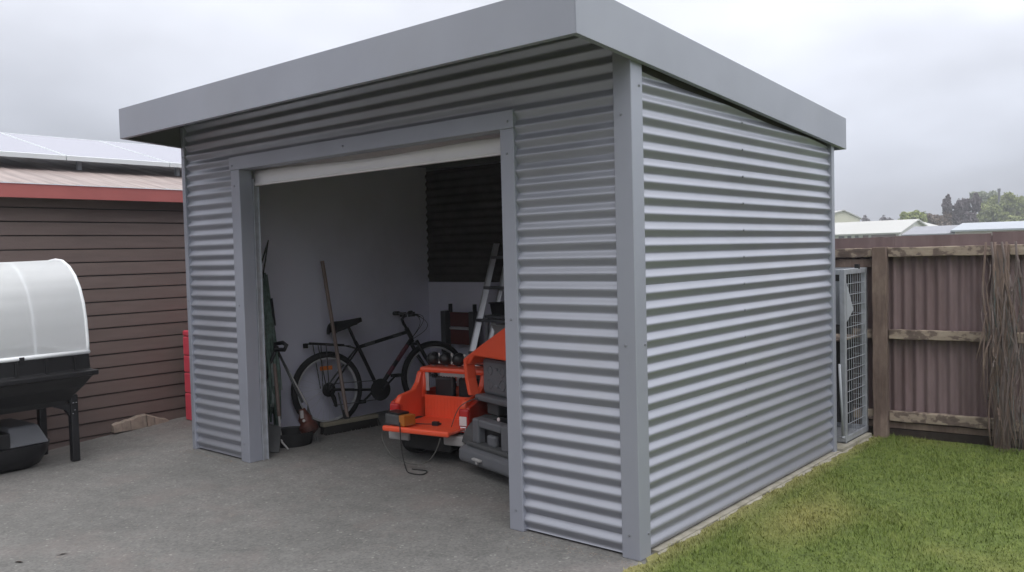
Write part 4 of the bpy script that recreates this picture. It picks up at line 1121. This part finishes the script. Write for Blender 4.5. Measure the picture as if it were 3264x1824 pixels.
for s in (-1, 1):
    m_ = MB()
    # bed side with raised rear corner, sloping sail to the cab
    poly = [(B0, 0.25), (B0, 0.415), (B0 + 0.03, 0.455), (B0 + 0.10, 0.463), (B1 - 0.10, 0.472), (B1 - 0.05, 0.52), (B1 - 0.01, 0.60), (B1 + 0.03, 0.60), (B1 + 0.03, 0.25)]
    m_.prism(poly, s * hw - 0.022, s * hw + 0.022, 'x'); m_.build('bed_side', m_orange, pk_, bevel=0.012)
    m_ = MB()
    outer = [(B0, 0.20), (B0 - 0.01, 0.30), (B0, 0.41), (B0 + 0.10, 0.44), (C1, 0.44), (L1 - 0.03, 0.40), (L1, 0.22), (L1 - 0.1, 0.18), (L1 - 0.14, 0.26), (L1 - 0.23, 0.29), (L1 - 0.32, 0.26), (L1 - 0.36, 0.18), (B0 + 0.34, 0.18), (B0 + 0.30, 0.26), (B0 + 0.21, 0.29), (B0 + 0.12, 0.26), (B0 + 0.08, 0.18)]
    m_.prism(outer, s * (hw + 0.022), s * (hw + 0.060), 'x'); m_.build('side_panel', m_orange_dark, pk_, bevel=0.01)
    lt = pbox('tail_light', m_redlens, s * (hw + 0.018) - 0.040, s * (hw + 0.018) + 0.040, B0 - 0.018, B0 + 0.05, 0.235, 0.400, bevel=0.012)
    pbox('lens', m_lens, s * (hw + 0.018) - 0.030, s * (hw + 0.018) + 0.030, B0 - 0.026, B0 - 0.016, 0.285, 0.350, par=lt, bevel=0.004)
    pbox('lens', m_chrome, s * (hw + 0.018) - 0.026, s * (hw + 0.018) + 0.024, B0 - 0.026, B0 - 0.016, 0.245, 0.280, par=lt, bevel=0.004)
    # cab pillars
    m_ = MB(); m_.tube([(s * 0.268, B1 + 0.01, 0.40), (s * 0.266, B1 + 0.03, 0.60)], 0.026, 10); m_.build('cab_pillar', m_orange, pk_, smooth=True)
    m_ = MB(); m_.tube([(s * 0.245, C1 + 0.12, 0.42), (s * 0.225, C1 - 0.03, 0.60)], 0.018, 8); m_.build('cab_pillar', m_orange, pk_, smooth=True)
    pbox('rear_bumper', m_palegrey, *(sorted((s * 0.15, s * 0.335))), B0 - 0.05, B0 + 0.03, 0.145, 0.215, bevel=0.012)
# cab roof with rounded edges and open rear window frame
m_ = MB(); m_.box(-0.292, 0.292, B1 - 0.005, C1 - 0.0, 0.588, 0.630); m_.build('cab_roof', m_orange, pk_, bevel=0.018)
pbox('cab_floor', m_darkmatte, -0.25, 0.25, B1 + 0.01, C1 + 0.1, 0.20, 0.23)
pbox('cab_door', m_orange_dark, -0.285, -0.262, B1 + 0.03, C1 + 0.12, 0.24, 0.43)
pbox('cab_door', m_orange_dark, 0.262, 0.285, B1 + 0.03, C1 + 0.12, 0.24, 0.43)
for s in (-1, 1):
    m_ = MB(); m_.box(s * 0.105 - 0.085, s * 0.105 + 0.085, B1 + 0.05, B1 + 0.10, 0.25, 0.555); m_.build('seat', m_dark, pk_, bevel=0.02)
m_ = MB(); m_.torus(0.06, 0.009, 20, 6, Tm((-0.115, C1 + 0.02, 0.42), rx=math.radians(60))); m_.build('steering_wheel', m_dark, pk_)
m_ = MB()
for k in range(26): m_.box(-0.10 + 0.0095 * k - 0.003, -0.10 + 0.0095 * k + 0.003, B1 + 0.001, B1 + 0.006, 0.566 + 0.004 * math.sin(k * 2.3), 0.592)
m_.build('window_fringe', m_palegrey, pk_)
m_ = MB(); m_.box(-0.25, -0.215, B1 + 0.012, B1 + 0.02, 0.45, 0.592); m_.build('window_edge', m_palegrey, pk_)
m_ = MB(); m_.prism([(C1, 0.40), (C1 + 0.10, 0.42), (L1 - 0.04, 0.38), (L1, 0.30), (L1, 0.16), (C1, 0.16)], -0.262, 0.262, 'x'); m_.build('bonnet', m_orange, pk_, bevel=0.015)
pbox('windscreen', m_lens, -0.22, 0.22, C1 + 0.03, C1 + 0.04, 0.43, 0.56, bevel=0)
for (sx, yy) in ((-1, B0 + 0.21), (1, B0 + 0.21), (-1, L1 - 0.23), (1, L1 - 0.23)):
    T = Tm((sx * 0.275, yy, 0.135), ry=PI / 2)
    m_ = MB(); m_.lathe([(0.06, -0.05), (0.125, -0.05), (0.135, -0.03), (0.135, 0.03), (0.125, 0.05), (0.06, 0.05)], 28, T, closed=True); w_ = m_.build('wheel', m_rubber, pk_, smooth=True, sharp=35)
    m_ = MB(); m_.lathe([(0, -0.03), (0.062, -0.045), (0.062, 0.045), (0, 0.03)], 20, T); m_.build('hub_cap', m_palegrey, w_, smooth=True, sharp=35)
pbox('chassis', m_darkmatte, -0.20, 0.20, B0 - 0.03, L1 - 0.05, 0.09, 0.235)
# roof lamps on a chrome bar
m_ = MB(); m_.tube([(-0.22, B1 + 0.09, 0.645), (0.22, B1 + 0.09, 0.645)], 0.010, 8); lb = m_.build('lamp_bar', m_chrome, pk_, smooth=True)
for x in (-0.215, -0.10, 0.015):
    m_ = MB(); m_.lathe([(0.0, -0.052), (0.022, -0.050), (0.042, -0.034), (0.050, -0.010), (0.051, 0.012), (0.044, 0.02), (0.0, 0.022)], 20, Tm((x, B1 + 0.085, 0.685), rx=-PI / 2)); m_.build('roof_lamp', m_dark, lb, smooth=True, sharp=40)
    m_ = MB(); m_.box(x - 0.008, x + 0.008, B1 + 0.08, B1 + 0.10, 0.62, 0.66); m_.box(x + 0.045, x + 0.062, B1 + 0.078, B1 + 0.085, 0.65, 0.73, None); m_.build('lamp_bracket', m_chrome, lb)
# battery pack sitting on the tailgate
bp = thing('battery_pack', 'black battery pack with orange yellow end lying on the open tailgate', 'battery', (-2.38, 0.655, 0.272), math.radians(-4))
m_ = MB(); m_.box(-0.11, 0.045, -0.055, 0.055, 0.0, 0.075); m_.build('battery_case', m_greyplastic, bp, bevel=0.008)
m_ = MB(); m_.box(-0.105, 0.04, -0.05, 0.05, 0.075, 0.090); m_.build('battery_top', m_dark, bp, bevel=0.006)
m_ = MB(); m_.box(0.045, 0.105, -0.052, 0.052, 0.002, 0.078); m_.build('end_cap', m_yellow, bp, bevel=0.006)
# plug and cords
m_ = MB(); m_.box(-0.028, 0.02, -0.016, 0.016, 0.0, 0.028); m_.box(0.02, 0.04, -0.008, 0.008, 0.008, 0.02)
o = m_.build('power_plug', m_dark, bevel=0.003); o.location = (-2.17, 0.80, 0.262); o.rotation_euler[2] = 0.3; tag(o, 'black power plug lying in the orange toy pickup bed', 'plug')
def cord(label, pts, r, mt, name='cord'):
    P = [Vector(p) for p in pts]; q = []
    for i in range(len(P) - 1):
        p0, p1, p2, p3 = P[max(i - 1, 0)], P[i], P[i + 1], P[min(i + 2, len(P) - 1)]
        for t in range(8):
            s = t / 8
            q.append(0.5 * ((2 * p1) + (p2 - p0) * s + (2 * p0 - 5 * p1 + 4 * p2 - p3) * s * s + (3 * p1 - p0 - 3 * p2 + p3) * s ** 3))
    q.append(P[-1])
    m_ = MB(); m_.tube(q, r, 6); o = m_.build(name, mt, smooth=True); tag(o, label, 'cord'); return o
cord('grey cord hanging in a wide loop below the toy pickup tailgate', [(-2.46, 0.60, 0.25), (-2.50, 0.585, 0.21), (-2.48, 0.58, 0.14), (-2.38, 0.57, 0.06), (-2.22, 0.575, 0.03), (-2.08, 0.60, 0.05), (-2.00, 0.62, 0.13), (-1.97, 0.64, 0.225)], 0.0045, m_greycord)
cord('black cord dropping from the battery pack over the tailgate edge', [(-2.33, 0.60, 0.30), (-2.30, 0.575, 0.26), (-2.29, 0.57, 0.18), (-2.27, 0.565, 0.08), (-2.20, 0.53, 0.006), (-2.10, 0.47, 0.005), (-2.00, 0.49, 0.005), (-2.04, 0.57, 0.006), (-2.16, 0.55, 0.006)], 0.004, m_cord)
cord('thin black cord trailing to the plug in the toy pickup bed', [(-2.29, 0.70, 0.28), (-2.24, 0.78, 0.268), (-2.19, 0.81, 0.268)], 0.003, m_cord)
cord('thin pale cord running over the toy pickup fender', [(-2.0, 0.78, 0.275), (-1.93, 0.80, 0.42), (-1.86, 0.92, 0.47), (-1.84, 1.02, 0.44)], 0.003, m_greycord)

# ------------------------------------------------------------------ ride-on toy buggy
bg_ = thing('toy_buggy', 'orange ride-on toy buggy with grey rear bumper behind the right jamb', 'toy car', (-1.66, 0.68, 0), math.radians(-15))
# local: x across, y forward (away), rear at y=0
def bbx(nm, mt, *a, bevel=0.01, par=None): 
    m_ = MB(); m_.box(*a); return m_.build(nm, mt, par or bg_, bevel=bevel)
m_ = MB()
prof = [(-0.02, 0.075), (-0.035, 0.10), (-0.03, 0.165), (0.02, 0.185), (0.14, 0.185), (0.14, 0.07)]
m_.prism(prof, -0.20, 0.44, 'x'); bmp = m_.build('rear_bumper', m_midgrey, bg_, bevel=0.014)
bbx('tow_handle', m_palegrey, 0.0, 0.10, -0.055, -0.030, 0.118, 0.135, par=bmp, bevel=0.006)
bbx('tow_handle', m_palegrey, 0.038, 0.062, -0.050, -0.03, 0.098, 0.130, par=bmp, bevel=0.005)
bbx('bumper_step', m_greyplastic, -0.15, 0.40, 0.0, 0.14, 0.183, 0.215, bevel=0.01)
# boxy rear guard with recessed window
m_ = MB()
for a in ((-0.10, -0.02, 0.02, 0.10, 0.21, 0.375), (0.24, 0.32, 0.02, 0.10, 0.21, 0.375), (-0.02, 0.24, 0.02, 0.10, 0.32, 0.375)): m_.box(*a)
m_.build('rear_guard', m_midgrey, bg_, bevel=0.012)
bbx('guard_recess', m_dark, -0.02, 0.24, 0.07, 0.09, 0.21, 0.32, bevel=0.0)
bbx('guard_hook', m_midgrey, 0.06, 0.16, 0.03, 0.07, 0.21, 0.285, bevel=0.014)
for s in (-1, 1):
    T = Tm((0.11 + s * 0.27, 0.22, 0.15), ry=PI / 2)
    m_ = MB(); m_.lathe([(0.07, -0.075), (0.13, -0.075), (0.15, -0.05), (0.15, 0.05), (0.13, 0.075), (0.07, 0.075)], 28, T, closed=True)
    for k in range(16):
        m_.box(0.143, 0.156, -0.012, 0.012, -0.06, 0.06, T @ Matrix.Rotation(2 * PI * k / 16, 4, 'Z'))
    w_ = m_.build('wheel', m_rubber, bg_)
    m_ = MB(); m_.lathe([(0, -0.05), (0.07, -0.07), (0.07, 0.07), (0, 0.05)], 20, T); m_.build('hub_cap', m_midgrey, w_)
    m_ = MB()      # arched rear fender
    arc = [(0.22 + 0.20 * math.cos(a), 0.15 + 0.20 * math.sin(a)) for a in [math.radians(10 + 16 * k) for k in range(11)]]
    arc2 = [(0.22 + 0.17 * math.cos(a), 0.15 + 0.17 * math.sin(a)) for a in [math.radians(170 - 16 * k) for k in range(11)]]
    m_.prism(arc + arc2, *(sorted((0.11 + s * 0.19, 0.11 + s * 0.36))), 'x'); m_.build('fender', m_greyplastic, bg_, bevel=0.006)
bbx('chassis', m_darkmatte, -0.10, 0.32, 0.08, 1.15, 0.13, 0.26)
# seat back panel: embossed grey plastic
sp = bbx('seat_back', m_midgrey, -0.27, 0.52, 0.22, 0.27, 0.495, 0.745, bevel=0.03)
for k, x in enumerate((-0.17, -0.02, 0.13, 0.28, 0.42)):
    m_ = MB(); m_.torus(0.034, 0.005, 16, 6, Tm((x, 0.22, 0.575), rx=PI / 2)); m_.torus(0.028, 0.005, 16, 6, Tm((x, 0.22, 0.665), rx=PI / 2)); m_.build('embossing', m_midgrey, sp, smooth=True)
for x in (-0.09, 0.05, 0.19):
    m_ = MB(); m_.box(x - 0.022, x + 0.022, 0.212, 0.221, 0.55, 0.57); m_.box(x - 0.018, x + 0.018, 0.212, 0.221, 0.67, 0.69); m_.build('embossing', m_midgrey, sp, bevel=0.004)
bbx('seat_tray', m_midgrey, -0.30, 0.54, 0.17, 0.30, 0.450, 0.493, bevel=0.012)
bbx('seat_support', m_greyplastic, -0.22, -0.08, 0.22, 0.32, 0.36, 0.450)
bbx('seat_support', m_greyplastic, 0.06, 0.26, 0.22, 0.32, 0.36, 0.450)
# orange hooped body frame, roof slopes up to a peak
for s in (-1, 1):
    x = 0.125 + s * 0.485
    m_ = MB(); pts = [(x - s * 0.055, 0.17, 0.485), (x - s * 0.015, 0.17, 0.60), (x, 0.17, 0.70), (x - s * 0.04, 0.17, 0.755)]
    rs = []
    wth, dpt = 0.019, 0.04
    vs = []; 
    for i_, (px_, py_, pz_) in enumerate(pts):
        for a, b_ in ((-1, -1), (1, -1), (1, 1), (-1, 1)): vs.append((px_ + a * wth, py_ + b_ * dpt, pz_))
    n = len(pts); fs = [(i_ * 4 + j, i_ * 4 + (j + 1) % 4, (i_ + 1) * 4 + (j + 1) % 4, (i_ + 1) * 4 + j) for i_ in range(n - 1) for j in range(4)] + [(0, 1, 2, 3), tuple((n - 1) * 4 + j for j in range(4))]
    m_.add(vs, fs); m_.build('roof_post', m_orange, bg_, bevel=0.01)
m_ = MB()
rw = [(-0.47, 0.66), (-0.43, 0.735), (-0.20, 0.86), (0.02, 0.965), (0.14, 0.965), (0.30, 0.86), (0.47, 0.735), (0.50, 0.66), (0.44, 0.735), (-0.37, 0.735)]
def hood(y0, y1):
    poly = [(a + 0.03, b) for a, b in [(-0.43, 0.70), (-0.425, 0.735), (-0.19, 0.850), (0.20, 1.030), (0.30, 1.030), (0.45, 0.860), (0.645, 0.735), (0.65, 0.70), (0.57, 0.70), (0.50, 0.765), (-0.28, 0.765), (-0.35, 0.70)]]
    return poly
m_.prism(hood(0, 0), 0.14, 0.60, 'y'); m_.build('canopy', m_orange, bg_, bevel=0.014)
bbx('cabin_dark', m_darkmatte, -0.34, 0.56, 0.34, 0.38, 0.30, 0.755, bevel=0)
m_ = MB(); m_.box(-0.36, 0.40, 0.55, 1.25, 0.26, 0.50); m_.build('bonnet', m_orange_dark, bg_, bevel=0.03)
m_ = MB(); m_.lathe([(0, 0), (0.014, 0.002), (0.012, 0.008), (0, 0.01)], 12, Tm((0.20, 0.04, 0.405), rx=PI / 2)); m_.build('charge_cap', m_lens, bg_)

# ------------------------------------------------------------------ far houses and trees, laid out along the line of sight to the right
far = Matrix.Rotation(yaw, 4, 'Z')
def FP(X, Z, h):        # lateral metres right of the sight line, metres away, height
    p = far @ Vector((X, Z, 0)) + Vector((2.108, -3.354, 0)); p.z = h; return p
m_wroof = M('white_roof', (0.47, 0.47, 0.455), 0.6, var=0.05, scale=0.2)
m_broof = M('pale_blue_roof', (0.37, 0.40, 0.45), 0.55, var=0.05, scale=0.3)
m_groof = M('grey_roof', (0.26, 0.265, 0.30), 0.6, var=0.08, scale=0.5)
m_cream = M('cream_wall', (0.60, 0.59, 0.48), 0.8, var=0.04, scale=0.4)
m_pwall = M('pink_white_wall', (0.55, 0.48, 0.45), 0.8, var=0.04, scale=0.4)
m_wwall = M('white_wall', (0.68, 0.68, 0.64), 0.8, var=0.04, scale=0.4)
m_win = M('dark_window', (0.10, 0.11, 0.12), 0.3, var=0.2)
m_brownwin = M('brown_window', (0.15, 0.10, 0.09), 0.5, var=0.1)
def far_house(name, label, X0, X1, Z, dep, eave, ridge, mw, mr, rz=0.0, hipl=0.0, hipr=0.0, wins=(), over=0.35, group='houses beyond the back fence'):
    base = FP(X1, Z, -0.3)
    t = thing(name, label, 'house', base, yaw + rz, group)
    w_ = (X1 - X0) / math.cos(rz + math.radians(25))
    eh, rh = eave + 0.3, ridge + 0.3
    m_ = MB()
    m_.prism([(0, 0), (dep, 0), (dep, eh), (dep / 2, rh - 0.12 if not hipl and not hipr else eh), (0, eh)], -w_, 0, 'x'); wall = m_.build('wall', mw, t)
    th = 0.14; o_ = over
    sl_ = (rh - eh) / (dep / 2)
    vs = [(-w_ - o_, -o_, eh - sl_ * o_ + 0.05), (o_, -o_, eh - sl_ * o_ + 0.05), (o_ - hipr, dep / 2, rh), (-w_ - o_ + hipl, dep / 2, rh), (o_, dep + o_, eh - sl_ * o_ + 0.05), (-w_ - o_, dep + o_, eh - sl_ * o_ + 0.05)]
    m_ = MB()
    m_.add(vs, [(0, 1, 2, 3), (3, 2, 4, 5)] + ([(1, 4, 2)] if hipr else []) + ([(0, 3, 5)] if hipl else []))
    o = m_.build('roof', mr, t); md = o.modifiers.new('t', 'SOLIDIFY'); md.thickness = th; md.offset = -1
    for (a, b_, z0, z1, mt) in wins:
        m_ = MB(); m_.box(-a, -b_, -0.06, -0.02, z0 + 0.3, z1 + 0.3); f_ = m_.build('window', m_wwall, t)
        m_ = MB(); m_.box(-a + 0.08, -b_ - 0.08, -0.09, -0.061, z0 + 0.38, z1 + 0.22); m_.build('pane', mt, f_)
    return t
k = 85 / 2691
X = lambda px, Z: (px - 1632) * Z / 2691
far_house('white_roof_house', 'long house with a white roof right behind the shed corner, row of small windows', X(2560, 85), X(2866, 85), 85, 9.0, 2.62, 3.95, m_wwall, m_wroof, rz=math.radians(-46),
          wins=[((X(2866, 85) - X(p0, 85)) * 1.02, (X(2866, 85) - X(p1, 85)) * 1.02, 0.9, 2.47, m) for p0, p1, m in ((2612, 2634, m_win), (2640, 2662, m_win), (2673, 2697, m_win), (2702, 2720, m_win), (2727, 2744, m_win), (2753, 2776, m_brownwin), (2780, 2862, m_brownwin))])
far_house('grey_roof_house', 'low house with a grey roof and pinkish wall between two white roofed houses', X(2908, 75), X(3066, 75), 75, 6.5, 2.28, 3.02, m_pwall, m_groof, rz=math.radians(-43),
          wins=[(X(3066, 75) - X(2975, 75), X(3066, 75) - X(3046, 75), 0.9, 2.22, m_win)])
far_house('white_gable_house', 'small white hipped roof showing above the grey roofed house', X(2905, 100), X(3010, 100), 100, 7.0, 3.2, 4.2, m_wwall, m_wroof, hipr=3.0, rz=math.radians(-26))
far_house('blue_roof_house', 'house with a pale bluish roof at the right edge behind the fence', X(3090, 70), X(3420, 70), 70, 9.0, 2.50, 3.18, m_pwall, m_broof, hipl=1.0, rz=math.radians(-27))
barn = thing('cream_barn', 'tall cream gabled building partly hidden by the shed, beyond the long white roof', 'barn', FP(X(2692, 125), 125, -0.3), yaw - 0.1, 'houses beyond the back fence')
m_ = MB(); m_.prism([(-4.4, 0), (2.3, 0), (2.3, 5.6), (0, 6.75), (-2.3, 6.1), (-4.4, 5.2)], 0, 14, 'y'); m_.build('wall', m_cream, barn)
m_ = MB(); m_.prism([(-4.6, 5.15), (-2.3, 6.12), (0, 6.78), (2.55, 5.5), (2.55, 5.66), (0, 6.95), (-2.3, 6.28), (-4.6, 5.3)], -0.25, 14.25, 'y'); m_.build('roof', m_wroof, barn)

def crown(mb, c, rx, ry, rz_, n, size, rng):
    for _ in range(n):
        while True:
            p = Vector((rng.uniform(-1, 1), rng.uniform(-1, 1), rng.uniform(-1, 1)))
            if 0.25 < p.length < 1: break
        a_ = math.atan2(p.z, p.x); p = p * (1.0 + 0.22 * math.sin(5 * a_ + c[0] * 3) * p.length + (0.25 * rng.random() if rng.random() < 0.15 else 0))
        p = Vector((p.x * rx, p.y * ry, p.z * rz_)) + Vector(c)
        a = Vector((rng.gauss(0, 1), rng.gauss(0, 1), rng.gauss(0, 1))).normalized(); b_ = a.orthogonal().normalized() * size * rng.uniform(0.6, 1.3); b_ *= 0.62; c_ = a.cross(b_).normalized() * size * 0.62 * rng.uniform(0.4, 1.0)
        mb.add([p - b_, p - c_, p + b_, p + c_], [(0, 1, 2, 3)])
def tree(name, label, Xc, Z, lumps, mt, n, size, trunk_h, tr=0.3, seed=1):
    t = thing(name, label, 'tree', FP(Xc, Z, -0.3), yaw, 'trees beyond the far houses')
    rng = random.Random(seed)
    m_ = MB(); m_.tube([(0, 0, 0), (0.1, 0, trunk_h * 0.5), (0, 0.1, trunk_h)], [tr, tr * 0.7, tr * 0.3], 8)
    for (x, y, z, rx, ry, rz_) in lumps: m_.tube([(0, 0, trunk_h * 0.35), (x * 0.6, y * 0.6, (z + trunk_h * 0.35) / 2 + 0.2), (x, y, z)], [tr * 0.4, tr * 0.25, tr * 0.08], 5)
    m_.build('trunk', m_bark, t)
    m_ = MB(); tot = sum(l[3] * l[5] for l in lumps)
    for (x, y, z, rx, ry, rz_) in lumps: crown(m_, (x, y, z), rx, ry, rz_, int(2.4 * n * rx * rz_ / tot), size, rng)
    m_.build('crown', mt, t, fix=False)
    return t
def hgt(px, py, Z): return 1.467 + ((771 - (px - 2900) * 0.0255) - py) * Z / 2691
Z = 115
s_ = Z / 2691
def lump(px, py, rpx, rpz, cx, Zt=115): return ((px - cx) * Zt / 2691, random.uniform(-1, 1), hgt(px, py, Zt) + 0.3, rpx * Zt / 2691, rpx * Zt / 2691, rpz * Zt / 2691)
tree('round_tree', 'flat topped lime green tree between the white roofs', X(2905, Z), Z, [lump(2885, 696, 20, 22, 2905), lump(2912, 692, 22, 20, 2905), lump(2933, 694, 16, 20, 2905), lump(2905, 715, 30, 18, 2905)], m_flime, 3600, 0.30, 3.2, seed=2)
tree('brown_bush', 'brown leafed tree just left of the tall dark tree', X(2985, Z), Z, [lump(2972, 700, 18, 20, 2985), lump(2992, 705, 18, 18, 2985), lump(3018, 698, 13, 22, 2985), lump(3000, 722, 30, 16, 2985)], m_fbrown, 3000, 0.28, 3.0, seed=3)
tree('dark_tree', 'tall dark purplish tree with ragged upright limbs beyond the roofs', X(3065, Z), Z, [lump(3032, 655, 12, 30, 3065), lump(3013, 652, 10, 10, 3065), lump(3024, 630, 6, 12, 3065), lump(3062, 662, 14, 24, 3065), lump(3090, 655, 14, 26, 3065), lump(3112, 645, 13, 28, 3065), lump(3045, 690, 24, 26, 3065), lump(3090, 695, 24, 24, 3065), lump(3075, 715, 30, 20, 3065)], m_fdark, 7000, 0.26, 6.0, 0.35, seed=4)
Z2 = 130
tree('pale_tree', 'pale grey green tree top behind the dark tree', X(3140, 150), 150, [lump(3120, 628, 24, 20, 3140, 150), lump(3150, 632, 28, 20, 3140, 150), lump(3190, 640, 30, 18, 3140, 150)], m_fpale, 3600, 0.4, 7.5, seed=5)
tree('green_tree', 'broad green tree with yellowish lower edge at the right of the photo', X(3180, Z2), Z2, [lump(3110, 700, 26, 18, 3180, Z2), lump(3150, 680, 38, 34, 3180, Z2), lump(3180, 662, 34, 36, 3180, Z2), lump(3215, 655, 34, 38, 3180, Z2), lump(3245, 668, 30, 40, 3180, Z2), lump(3205, 700, 70, 26, 3180, Z2), lump(3285, 690, 40, 36, 3180, Z2)], m_fgreen, 11000, 0.36, 6.0, 0.5, seed=6)
# far wood along the horizon, one mass
rw_ = random.Random(9); m_ = MB()
for k_ in range(90):
    a_ = math.radians(-75 + 2.6 * k_) ; R_ = rw_.uniform(150, 175)
    if abs(math.degrees(a_)) > 120: continue
    p_ = Vector((R_ * math.sin(a_ - 0.5) * 0.62, R_ * abs(math.cos(a_ - 0.5)) + 10, 0))
    crown(m_, (p_.x, p_.y, rw_.uniform(1.2, 2.4)), rw_.uniform(3, 6), 3, rw_.uniform(1.6, 2.9), 110, 0.7, rw_)
tl = m_.build('far_wood', m_fbrown, fix=False); tl['kind'] = 'stuff'; tl['category'] = 'wood'; tl['label'] = 'low hazy line of far trees along the horizon behind the roofs'
# stump of a chimney flue above the green tree
ch_ = FP(X(3187, 128), 128, -0.3)
m_ = MB(); m_.tube([(0, 0, 0), (0, 0, hgt(3187, 607, 128) + 0.3)], 0.17, 12); m_.tube([(0, 0, hgt(3187, 607, 128) + 0.3), (0, 0, hgt(3187, 598, 128) + 0.3)], 0.23, 12)
o = m_.build('chimney_flue', m_midgrey, smooth=True, sharp=40); o.location = ch_; tag(o, 'grey round flue standing up out of the broad green tree', 'chimney')
for i_, (px, py, lab) in enumerate(((2760, 690, 'tiny far conifer just right of the cream building'), (2820, 690, 'tiny far dark tree left of the lime green tree'), (2838, 694, 'tiny far tree touching the lime green tree on its left'))):
    tree('small_tree', lab, X(px, 170), 170, [(0, 0, hgt(px, py + 12, 170) + 0.3, 0.8, 0.8, 1.1), (0.4, 0, hgt(px, py + 24, 170) + 0.3, 1.3, 1.0, 1.0)], m_fdark, 300, 0.3, 4.5, 0.2, seed=20 + i_)

# ------------------------------------------------------------------ damp air
hm = bpy.data.materials.new('damp_air'); hm.use_nodes = True
nt = hm.node_tree; nt.nodes.clear()
ho = nnode(nt, 'ShaderNodeOutputMaterial'); hv = nnode(nt, 'ShaderNodeVolumePrincipled')
hv.inputs['Color'].default_value = (0.93, 0.95, 1.0, 1); hv.inputs['Density'].default_value = 0.0016; hv.inputs['Anisotropy'].default_value = 0.2
nt.links.new(hv.outputs[0], ho.inputs['Volume'])
m_ = MB(); m_.box(-120, 120, -60, 215, -1.9, 12.5)
hz = m_.build('haze', hm); hz['kind'] = 'stuff'; hz['category'] = 'haze'; hz['label'] = 'thin damp air fading the far roofs and trees'

# ------------------------------------------------------------------ unseen house added behind the camera to block low sky light
m_brick = M('brown_brick', (0.16, 0.10, 0.08), 0.85, var=0.2, scale=6)
m_tile = M('dark_roof_tile', (0.08, 0.07, 0.07), 0.8, var=0.2, scale=3)
hb = thing('sky_blocking_house', 'unseen brown brick house added behind the camera to block the low sky', 'house', (-2.0, -9.5, 0.0))
m_ = MB(); m_.prism([(0, -0.3), (0, 2.5), (-4, 4.3), (-8, 2.5), (-8, -0.3)], -8, 8, 'x'); m_.build('wall', m_brick, hb)
m_ = MB(); m_.prism([(0.55, 2.30), (-4, 4.36), (-8.55, 2.30), (-8.55, 2.44), (-4, 4.52), (0.55, 2.44)], -8.5, 8.5, 'x'); m_.build('roof', m_tile, hb)
for xx in (-6.0, -2.5, 3.5):
    m_ = MB(); m_.box(xx, xx + 1.8, 0.0, 0.05, 0.9, 2.1); f_ = m_.build('window', m_wwall, hb)
    m_ = MB(); m_.box(xx + 0.06, xx + 1.74, 0.051, 0.055, 0.96, 2.04); m_.build('pane', m_win, f_)
m_ = MB(); m_.box(0.6, 1.5, 0.0, 0.05, 0.05, 2.05); m_.build('door', m_wwall, hb)
